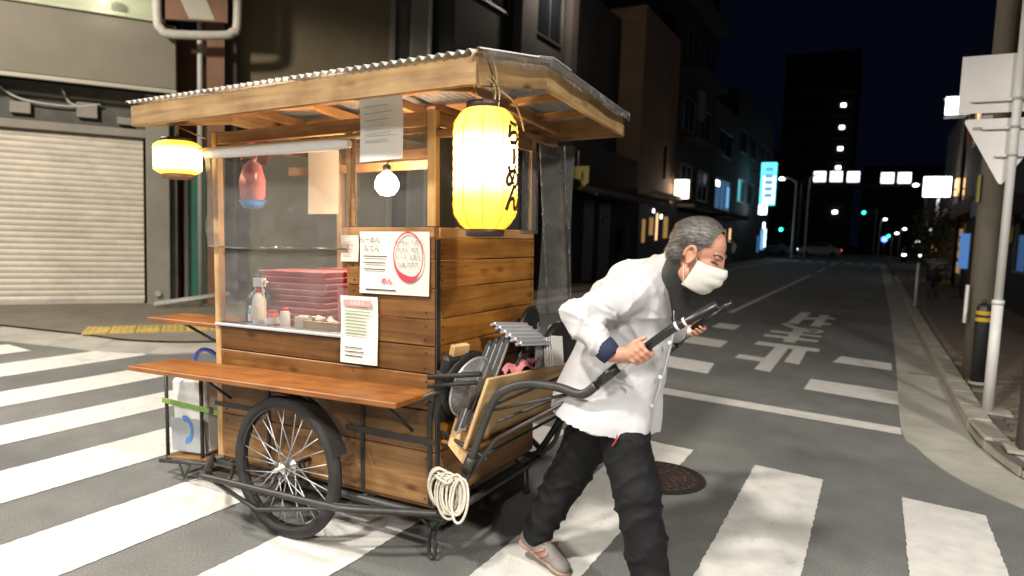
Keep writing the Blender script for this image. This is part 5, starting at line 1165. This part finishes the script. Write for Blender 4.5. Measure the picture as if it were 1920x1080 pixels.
def relax(me, n, lam=.6):
    P = vco(me); E = np.empty(len(me.edges)*2, dtype=np.int64); me.edges.foreach_get('vertices', E); E = E.reshape(-1, 2)
    deg = np.bincount(E.ravel(), minlength=len(P)).reshape(-1, 1)
    for _ in range(n):
        S = np.zeros_like(P)
        for k in range(3): S[:, k] = np.bincount(E[:, 0], P[E[:, 1], k], len(P)) + np.bincount(E[:, 1], P[E[:, 0], k], len(P))
        P = P + lam*(S/np.maximum(deg, 1)-P)
    setco(me, P)
def vno(me): me.update(); a = np.empty(len(me.vertices)*3); me.vertices.foreach_get('normal', a); return a.reshape(-1, 3)
def seg_d(P, a, b):
    a, b = np.array(a, float), np.array(b, float); t = np.clip(((P-a)@(b-a))/((b-a)@(b-a)), 0, 1); return np.linalg.norm(P-(a+t[:, None]*(b-a)), axis=1), t
def finish(me, name, m, parent=None):
    me.materials.clear(); me.materials.append(MATS[m]); me.polygons.foreach_set('use_smooth', [True]*len(me.polygons)); return link(name, me, parent)
def keep(me, mask):
    bm = bmesh.new(); bm.from_mesh(me); bm.faces.ensure_lookup_table()
    bmesh.ops.delete(bm, geom=[f for f in bm.faces if not mask(f)], context='FACES'); bm.to_mesh(me); bm.free()

# joints (metres, world)
HC = Vector((-.568, 2.45, 1.494)); HS = .97; HP = R(26)
HF = Vector((math.cos(HP), -.05, -math.sin(HP))).normalized(); HSD = Vector((.05, 1, 0)).normalized(); HU = HSD.cross(HF)*-1
HU = HF.cross(HSD)
HM = Matrix((HF, HSD, HU)).transposed()          # head axes: forward, far side, up
def H(x, y, z): return HC + HM @ (Vector((x, y, z))*HS)
SHR, ELR, WRR = Vector((-.815, 2.46, 1.32)), Vector((-.975, 2.315, 1.235)), Vector((-.838, 2.335, 1.105))
SHL, ELL, WRL = Vector((-.80, 2.84, 1.31)), Vector((-.88, 3.08, 1.16)), Vector((-.865, 3.42, 1.05))
HIR, KNR, ANR = Vector((-.885, 2.56, .88)), Vector((-.765, 2.505, .528)), Vector((-.662, 2.49, .115))
HIL, KNL, ANL = Vector((-.98, 2.70, .86)), Vector((-1.145, 2.735, .485)), Vector((-1.305, 2.72, .14))
def C2W(x, y, z): return CM @ Vector((x, y, z))
GA = (C2W(1.80, -.50, 1.155)-C2W(1.60, -.50, .995)).normalized()
GR, GL = C2W(1.712, -.585, 1.074), C2W(1.655, .50, 1.041)

body_shapes = []
def add(*s): body_shapes.extend(s)
# head
add(ball(H(-.012, 0, .035), tuple(v*HS for v in (.100, .077, .088)), 24, 16, HM), ball(H(.040, 0, -.030), tuple(v*HS for v in (.062, .062, .085)), 20, 14, HM),
    cone(H(.030, .0, -.085), .048*HS, H(.066, 0, -.105), .026*HS), ball(H(.02, 0, -.075), tuple(v*HS for v in (.06, .058, .045)), 18, 12, HM),
    cone(H(.088, 0, .025), .011*HS, H(.108, 0, -.026), .012*HS), ball(H(.098, .010, -.032), .010*HS), ball(H(.098, -.010, -.032), .010*HS),
    cone(H(.078, -.045, .028), .009*HS, H(.086, -.015, .028), .010*HS), cone(H(.078, .045, .028), .009*HS, H(.086, .015, .028), .010*HS),
    ball(H(.060, -.040, -.024), .017*HS), ball(H(.060, .040, -.024), .017*HS), cone(H(.094, -.02, -.07), .010*HS, H(.094, .02, -.07), .010*HS))
for s in (-1, 1):   # ears: rim, lobe, inner ridge
    rim = [H(-.004+.020*math.cos(a), s*(.078+.010*(1 if abs(a) > .5 else .6)), -.004+.033*math.sin(a)) for a in [-.9+k*.55 for k in range(9)]]
    for p, q in zip(rim, rim[1:]): add(cone(p, .0062*HS, q, .0062*HS, 8))
    add(ball(H(-.004, s*.078, -.006), tuple(v*HS for v in (.018, .007, .028)), 12, 8, HM), ball(H(.004, s*.080, -.036), .0085*HS))
add(cone(H(-.035, 0, -.04), .050, Vector((-.70, 2.55, 1.38)), .052), cone((-.70, 2.56, 1.37), .06, (-.80, 2.62, 1.29), .10), cone((-.80, 2.62, 1.29), .11, (-.88, 2.66, 1.10), .12), cone((-.88, 2.66, 1.10), .12, (-.93, 2.66, .90), .125))
add(cone((-.78, 2.60, 1.32), .06, SHR, .055), cone(SHR, .052, ELR, .043), cone(ELR, .042, WRR, .029), cone((-.78, 2.66, 1.32), .06, SHL, .055), cone(SHL, .052, ELL, .043), cone(ELL, .042, WRL, .029))
add(cone((-.91, 2.58, .88), .10, KNR, .062), cone(KNR, .058, ANR, .042), cone((-.95, 2.70, .88), .10, KNL, .062), cone(KNL, .058, ANL, .042), cone(ANR, .042, ANR+Vector((.16, -.01, -.07)), .03), cone(ANL, .042, ANL+Vector((.13, -.02, -.09)), .03))
def fist(G, A, out, wrist, near):
    """hand closed round a bar: A along the bar, out = side where the back of the hand is"""
    A = A.normalized(); N = A.cross(out).normalized()
    if N.z < 0: N = -N                        # N: upward across the bar
    P = lambda a, o, n: G + A*a + out*o + N*n
    sh = [cone(wrist, .028, P(-.030, .030, .016), .027), ball(P(-.006, .033, .010), (.036, .020, .032), 14, 10, Matrix((A, out, N)).transposed()), cone(P(-.034, .034, .012), .021, P(.030, .033, .014), .017)]
    for k, (t, L, r) in enumerate(((.033, 1.0, .0098), (.0115, 1.05, .0104), (-.0105, 1.0, .0102), (-.0315, .86, .0090))):
        q = [P(t, .040, .012), P(t+.004, .041, -.016), P(t+.004, .020, -.036*L), P(t+.002, -.012, -.034*L), P(t, -.028, -.014)]
        for i in range(4): sh.append(cone(q[i], r*(1-.05*i), q[i+1], r*(1-.05*(i+1)), 10))
        sh.append(ball(P(t, .045, .006), r*1.12))
    th = [P(-.036, .022, .026), P(-.010, .014, .036), P(.022, -.002, .036), P(.046, -.014, .030)]
    for i in range(3): sh.append(cone(th[i], .0125-.001*i, th[i+1], .0115-.001*i, 10))
    return sh
add(*fist(GR, GA, Vector((0, -1, 0)), WRR, True)); add(*fist(GL, GA, Vector((0, 1, 0)), WRL, False))
bm_me = fuse(body_shapes, .0042, 2, 'person')
BODY = finish(bm_me, 'person', 'skin'); tag(BODY, 'man in white coat, black trousers and face mask leaning forward to pull the cart', 'person')

# ---- coat
def ring(c, fx, tilt, rx, ry, yaw=0):
    a = R(tilt); f = Vector((math.cos(a), 0, -math.sin(a))); f.rotate(Euler((0, 0, R(yaw)))); s = Vector((0, 1, 0)); s.rotate(Euler((0, 0, R(yaw)))); return (c, f*rx, s*ry)
tors = loft([ring((-.968, 2.655, .745), 0, 14, .222, .25), ring((-.960, 2.655, .82), 0, 13, .222, .245), ring((-.942, 2.66, .935), 0, 12, .205, .212), ring((-.905, 2.66, 1.055), 0, 15, .192, .202),
             ring((-.872, 2.66, 1.16), 0, 24, .188, .200), ring((-.825, 2.65, 1.27), 0, 36, .172, .205), ring((-.765, 2.63, 1.345), 0, 46, .138, .185), ring((-.718, 2.59, 1.40), 0, 54, .092, .118), ring((-.692, 2.565, 1.432), 0, 58, .068, .082), ring((-.678, 2.545, 1.458), 0, 60, .058, .070)])
cshape = [tors, cone((-.80, 2.58, 1.335), .10, SHR, .084, 20), cone(SHR, .084, ELR, .064, 20), cone(ELR, .064, ELR.lerp(WRR, .80), .056, 20),
          ball(ELR+Vector((-.004, 0, .006)), .066), cone((-.80, 2.72, 1.33), .095, SHL, .092, 20), cone(SHL, .09, ELL, .074, 20), cone(ELL, .074, ELL.lerp(WRL, .82), .062, 20),
          cone((-.97, 2.62, 1.28), .085, (-.90, 2.58, 1.32), .09, 18), cone((-.90, 2.62, 1.375), .075, (-.745, 2.585, 1.415), .062, 18)]
cm = fuse(cshape, .0068, 7, 'coat')
P = vco(cm); N = vno(cm)
d1, t1 = seg_d(P, SHR, ELR); d2, t2 = seg_d(P, ELR, WRR); d3, _ = seg_d(P, SHL, ELL); d4, _ = seg_d(P, ELL, WRL)
arm = np.clip(1-(np.minimum(np.minimum(d1, d2), np.minimum(d3, d4))-.085)/.03, 0, 1)
# drag folds: hanging pleats in the skirt, diagonal folds from the armpit, rings at the elbow
ang = np.arctan2(P[:, 1]-2.66, P[:, 0]+.92); low = np.clip((1.10-P[:, 2])/.34, 0, 1)*(1-arm)
def crease(x): return .55-1.1*np.abs(np.sin(x))**.42
disp = .011*low*np.sin(ang*5.5+1.2*np.sin(P[:, 2]*5)+fbm(P, .9, 3)*1.8)
armpit = np.array([-.83, 2.45, 1.23]); v = P-armpit; r_ = np.linalg.norm(v, axis=1); fan = np.arctan2(v[:, 2], v[:, 0]); near = np.exp(-((r_-.12)/.11)**2)*(1-.6*arm)
disp += .015*near*crease(fan*3.1+fbm(P, 1.1, 5)*.8)
dmin = np.linalg.norm(P-np.array(ELR), axis=1); ax = np.array((WRR-SHR).normalized())
disp += .015*arm*np.exp(-(dmin/.11)**2)*crease((P@ax)*42+fbm(P, 2.0, 7)*1.4)
slv = arm*(d2 < .12); disp += .013*slv*crease(t2*5.5+fbm(P, 2.0, 9)*1.5); slu = arm*(d1 < .13)*(d2 > d1); disp += .013*slu*crease(t1*5+fbm(P, 1.8, 10)*1.4)
dg_ = P@np.array([.75, .1, .65]); disp += .009*(1-arm)*np.clip((P[:, 2]-.85)/.2, 0, 1)*crease(dg_*13+fbm(P, .9, 13)*2.2)
disp += .005*fbm(P, 1.5, 11) + .0024*fbm(P, 4.5, 12)
hemw = np.clip((.83-P[:, 2])/.1, 0, 1)
P2 = P + N*disp[:, None]; setco(cm, P2)
# open the hem, the neck and the cuffs
cuffR, cuffL = ELR.lerp(WRR, .93), ELL.lerp(WRL, .93); axR, axL = (WRR-ELR).normalized(), (WRL-ELL).normalized()
def coat_keep(f):
    c = f.calc_center_median()
    if c.z < .768 - .20*(c.x+.94) and c.z < .90: return False
    for q, a in ((cuffR, axR), (cuffL, axL)):
        v_ = c-q; t_ = v_.dot(a)
        if 0 < t_ < .10 and (v_-a*t_).length < .085: return False
    return True
keep(cm, coat_keep)
bmc = bmesh.new(); bmc.from_mesh(cm)
for v_ in bmc.verts:
    if v_.is_boundary:
        if v_.co.z < .95: v_.co.z = .772 - .20*(v_.co.x+.94) + .004*math.sin(v_.co.x*40+v_.co.y*33)
        else:
            for q, a in ((cuffR, axR), (cuffL, axL)):
                if (v_.co-q).length < .11: v_.co -= a*((v_.co-q).dot(a)-.002)
bmc.to_mesh(cm); bmc.free()
coat = finish(cm, 'coat', 'coat_white', BODY)
sm = coat.modifiers.new('thickness', 'SOLIDIFY'); sm.thickness = .004; sm.offset = -1
# collar fold and front edge of the coat
col_pts = [H(-.075, -.02, -.085), H(-.06, -.066, -.10), H(-.02, -.075, -.125), H(.015, -.055, -.16)]
def strip_mesh(name, path, w0, w1, up, m, th=.004):
    P_ = smooth_path(path, 5); mb = MB(); n = len(P_)
    vs = []
    for i, p in enumerate(P_): w = w0+(w1-w0)*i/(n-1); vs += [p, p+Vector(up)*w]
    mb.add(vs, [(2*i, 2*i+1, 2*i+3, 2*i+2) for i in range(n-1)], True); o = mb.build(name, m, BODY); s_ = o.modifiers.new('thickness', 'SOLIDIFY'); s_.thickness = th; return o
strip_mesh('coat_front_edge', [(-.668, 2.535, 1.27), (-.672, 2.56, 1.18), (-.702, 2.57, 1.02), (-.735, 2.57, .88), (-.752, 2.575, .79)], .028, .03, (.010, .02, .0), 'coat_white')
strip_mesh('coat_collar', [(-.745, 2.62, 1.468), (-.755, 2.53, 1.455), (-.73, 2.485, 1.42), (-.69, 2.48, 1.365)], .04, .05, (-.02, -.012, -.75), 'coat_white')
# pocket flap, buttons, back seam
for z_, x_ in ((1.14, -.676), (1.0, -.706), (.88, -.733)): MB().lathe([(.008, 0), (.008, .003)], axis=1, seg=10).build('button', 'mask_white', BODY, (x_-.006, 2.50+.06*min(1, (1.30-z_)/.12), z_))
strip_mesh('coat_pocket', [(-.86, 2.448, 1.0), (-.79, 2.462, .98)], .015, .015, (0, -.004, -1), 'coat_white', .002)
# ---- high grey collar of the jacket underneath, dark scarf at the chest
cl = fuse([cone(H(-.040, .005, -.055), .053, (-.675, 2.525, 1.38), .050, 20), cone((-.675, 2.525, 1.38), .048, (-.660, 2.57, 1.31), .044, 20), cone((-.660, 2.57, 1.31), .044, (-.67, 2.60, 1.24), .03, 20)], .006, 10, 'jacket_collar')
Pc = vco(cl); Nc = vno(cl); setco(cl, Pc+Nc*(.004*fbm(Pc, 4, 21))[:, None]); finish(cl, 'jacket_collar', 'collar_grey', BODY)
# ---- navy cuffs
for e, w in ((ELR, WRR), (ELL, WRL)):
    MB().tube([e.lerp(w, .72), e.lerp(w, .90), e.lerp(w, 1.04)], [.046, .046, .040], 18).build('cuff', 'navy_knit', BODY)
# ---- trousers
tr_sh = [cone((-.94, 2.60, .90), .145, (-.94, 2.68, .90), .145, 18), cone(HIR+Vector((0, .03, -.03)), .112, KNR, .093, 20), cone(KNR, .094, KNR.lerp(ANR, .92), .083, 20), cone(HIL+Vector((.01, -.02, -.02)), .125, KNL, .092, 20), cone(KNL, .092, KNL.lerp(ANL, .93), .079, 20),
         ball(KNR+Vector((.008, 0, .01)), .097), ball(KNL+Vector((.01, 0, .0)), .093)]
tm_ = fuse(tr_sh, .008, 4, 'trousers')
P = vco(tm_); N = vno(tm_)
for a, b, c, ph in ((HIR, KNR, ANR, 0), (HIL, KNL, ANL, 2)):
    da, ta = seg_d(P, a, b); db, tb = seg_d(P, b, c); wa = (da < .16)*(da <= db); wb = (db < .15)*(db < da)
    wob = fbm(P, 2.0, 31+ph)
    P = P + N*((wa*.0075*(1-2*np.abs(np.sin(ta*7.5+wob*1.9+ph))**.6)*np.clip(ta*2, .3, 1)*.7 + wb*.006*(1-2*np.abs(np.sin(tb*11+wob*2.2+ph))**.6)) + .0)[:, None]
P = P + N*(.006*fbm(P, 3.5, 35)+.0025*fbm(P, 9, 36))[:, None]; setco(tm_, P)
trs = finish(tm_, 'trousers', 'trouser_black', BODY)
tube('pocket_seam', smooth_path([(-.835, 2.440, .775), (-.84, 2.44, .75), (-.855, 2.445, .725)]), .003, 'red_thread', BODY)
# ---- shoes
def shoe(heel, toe, label):
    f = (toe-heel).normalized(); s = Vector((0, 0, 1)).cross(f).normalized(); u = f.cross(s); L = (toe-heel).length; M3 = Matrix((f, s, u)).transposed(); P_ = lambda a, b, c: heel+f*a*L+s*b+u*c
    up_ = fuse([ball(P_(.14, 0, .055), (.045, .042, .05), 16, 10, M3), cone(P_(.15, 0, .05), .043, P_(.55, 0, .045), .044), cone(P_(.55, 0, .042), .044, P_(.86, .005, .028), .034), ball(P_(.80, 0, .03), (.055, .045, .03), 16, 10, M3), cone(P_(.16, 0, .06), .042, P_(.24, 0, .115), .046)], .0055, 3, 'shoe')
    o = finish(up_, 'shoe', 'shoe_grey', BODY)
    sole = fuse([ball(P_(.14, 0, .012), (.05, .044, .018), 16, 8, M3), ball(P_(.45, 0, .012), (.10, .040, .016), 16, 8, M3), ball(P_(.78, 0, .012), (.075, .050, .017), 16, 8, M3)], .006, 3, 'sole'); finish(sole, 'sole', 'sole_tan', o)
    for k in range(4): tube('lace', [P_(.44+.08*k, -.030, .082-.008*k), P_(.46+.08*k, 0, .092-.009*k), P_(.44+.08*k, .030, .082-.008*k)], .0035, 'shoe_blue', o, 5)
    tube('side_stripe', [P_(.35, -.043, .03), P_(.45, -.044, .055), P_(.52, -.040, .075)], .006, 'shoe_orange', o, 6); tube('side_stripe', [P_(.48, -.045, .03), P_(.56, -.045, .05), P_(.6, -.04, .066)], .006, 'shoe_orange', o, 6)
    MB().lathe([(.048, 0), (.05, .02), (.047, .03)], seg=16, cap=False).build('sock', 'shoe_blue', o, P_(.22, 0, .11))
shoe(Vector((-.735, 2.475, .004)), Vector((-.455, 2.455, .004)), 'front'); shoe(Vector((-1.385, 2.725, .085)), Vector((-1.12, 2.69, .0)), 'rear')
# ---- face: mask with pleats, ear loops, eye, brow, hair
def mask_fn(u, v):
    th = (u-.5)*R(172); z = -.120+(.120-.012*abs(math.sin((u-.5)*3))**2)*v; puff = 1+.05*math.sin(math.pi*v)
    pleat = .0055*abs(math.sin(v*math.pi*3.0))*math.cos(th)**2
    nose = .026*max(0, math.cos(th*1.6))**3*max(0, (v-.30)/.70)**.7
    rx, ry = (.078+.018*math.sin(math.pi*min(1, v*.8+.15)))*puff, .0715-.012*(1-v)**2
    x = .020+rx*math.cos(th)**.9 if math.cos(th) > 0 else .020
    return H(x+pleat+nose-.012*(1-v)**2, ry*math.sin(th), z-.004*math.cos(th)+.012*(1-math.cos(th))*0)
mk = MB().grid(mask_fn, 30, 22).build('face_mask', 'mask_white', BODY); s_ = mk.modifiers.new('thickness', 'SOLIDIFY'); s_.thickness = .002
for s in (-1, 1):
    MB().tube(smooth_path([H(.026, s*.066, -.018), H(.008, s*.078, .012), H(-.008, s*.088, .030), H(-.020, s*.088, .01)]), .0014, 5).build('ear_loop', 'white_plastic', BODY)
    MB().tube(smooth_path([H(.022, s*.062, -.112), H(.004, s*.074, -.075), H(-.008, s*.084, -.045)]), .0014, 5).build('ear_loop', 'white_plastic', BODY)
    MB().tube(smooth_path([H(.068, s*.052, .006), H(.083, s*.040, .006), H(.092, s*.024, .002)]), .002, 6).build('eyelid', 'eye_dark', BODY)
    MB().tube(smooth_path([H(.066, s*.056, .030), H(.084, s*.043, .037), H(.095, s*.020, .031)]), [.003+.0012*math.sin(k/10*3.1) for k in range(13)], 6).build('eyebrow', 'brow', BODY)
# scalp: shell that follows the skull behind the hairline
def hairline(x, y, z):
    return (z > .085 - .0 + (.03 if x > .045 else 0) and x < .078) or (z > .052 and x < .045) or (x < .022 and z > .02) or (x < -.012 and z > -.008) or (x < -.03 and z > -.075)
hs_ = fuse([ball(H(-.014, 0, .038), tuple(v*HS for v in (.107, .084, .097)), 26, 18, HM), ball(H(-.055, 0, -.015), tuple(v*HS for v in (.060, .072, .065)), 20, 12, HM)], .005, 4, 'hair')
Mi = HM.inverted()
def hk(f): q = (Mi @ (f.calc_center_median()-HC))/HS; return hairline(q.x, q.y, q.z)
keep(hs_, hk)
Ph = vco(hs_); Nh = vno(hs_); setco(hs_, Ph+Nh*(.0025*fbm(Ph, 5, 41))[:, None])
hair = finish(hs_, 'hair', 'hair_grey', BODY)
hb = [MB(), MB()]; rs = random.Random(5); fcs = [(p.center.copy(), p.normal.copy()) for p in hs_.polygons]
for k in range(7000):
    c, nrm = rs.choice(fcs); q = (Mi @ (c-HC))/HS
    flow = HM @ Vector((-1, .18*math.copysign(1, q.y)*min(1, abs(q.y)/.04), -.15 if q.z > .07 else -.55 if q.z > .01 else -1.0)); flow = (flow-nrm*flow.dot(nrm)).normalized()
    L = rs.uniform(.022, .042); sd = nrm.cross(flow).normalized()*rs.uniform(.0005, .0010); flow = (flow+sd*rs.uniform(-90, 90)).normalized()
    a = c-nrm*.001; b_ = c+flow*L*.5+nrm*rs.uniform(.001, .003); d = c+flow*L+nrm*rs.uniform(-.004, .0025)
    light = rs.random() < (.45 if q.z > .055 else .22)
    hb[light].add([a-sd, a+sd, b_+sd, b_-sd, d], [(0, 1, 2, 3), (3, 2, 4)])
stuff(hb[0].build('hair_strands', 'hair_dark', hair)); stuff(hb[1].build('hair_strands', 'hair_light', hair))
# forelock curling off the far side of the forehead
fl = MB()
for k in range(70):
    a = rs.uniform(0, 1); p0 = H(.055+.02*a, .035+.02*rs.random(), .095-.01*a); p1 = p0+HM @ Vector((.018+.006*rs.random(), .012, .001)); p2 = p0+HM @ Vector((.026+.008*rs.random(), .016, -.022-.016*rs.random())); sd = Vector((0, .0, 1)).cross(p1-p0).normalized()*.0008
    fl.add([p0-sd, p0+sd, p1+sd, p1-sd, p2], [(0, 1, 2, 3), (3, 2, 4)])
stuff(fl.build('forelock', 'hair_light', hair))
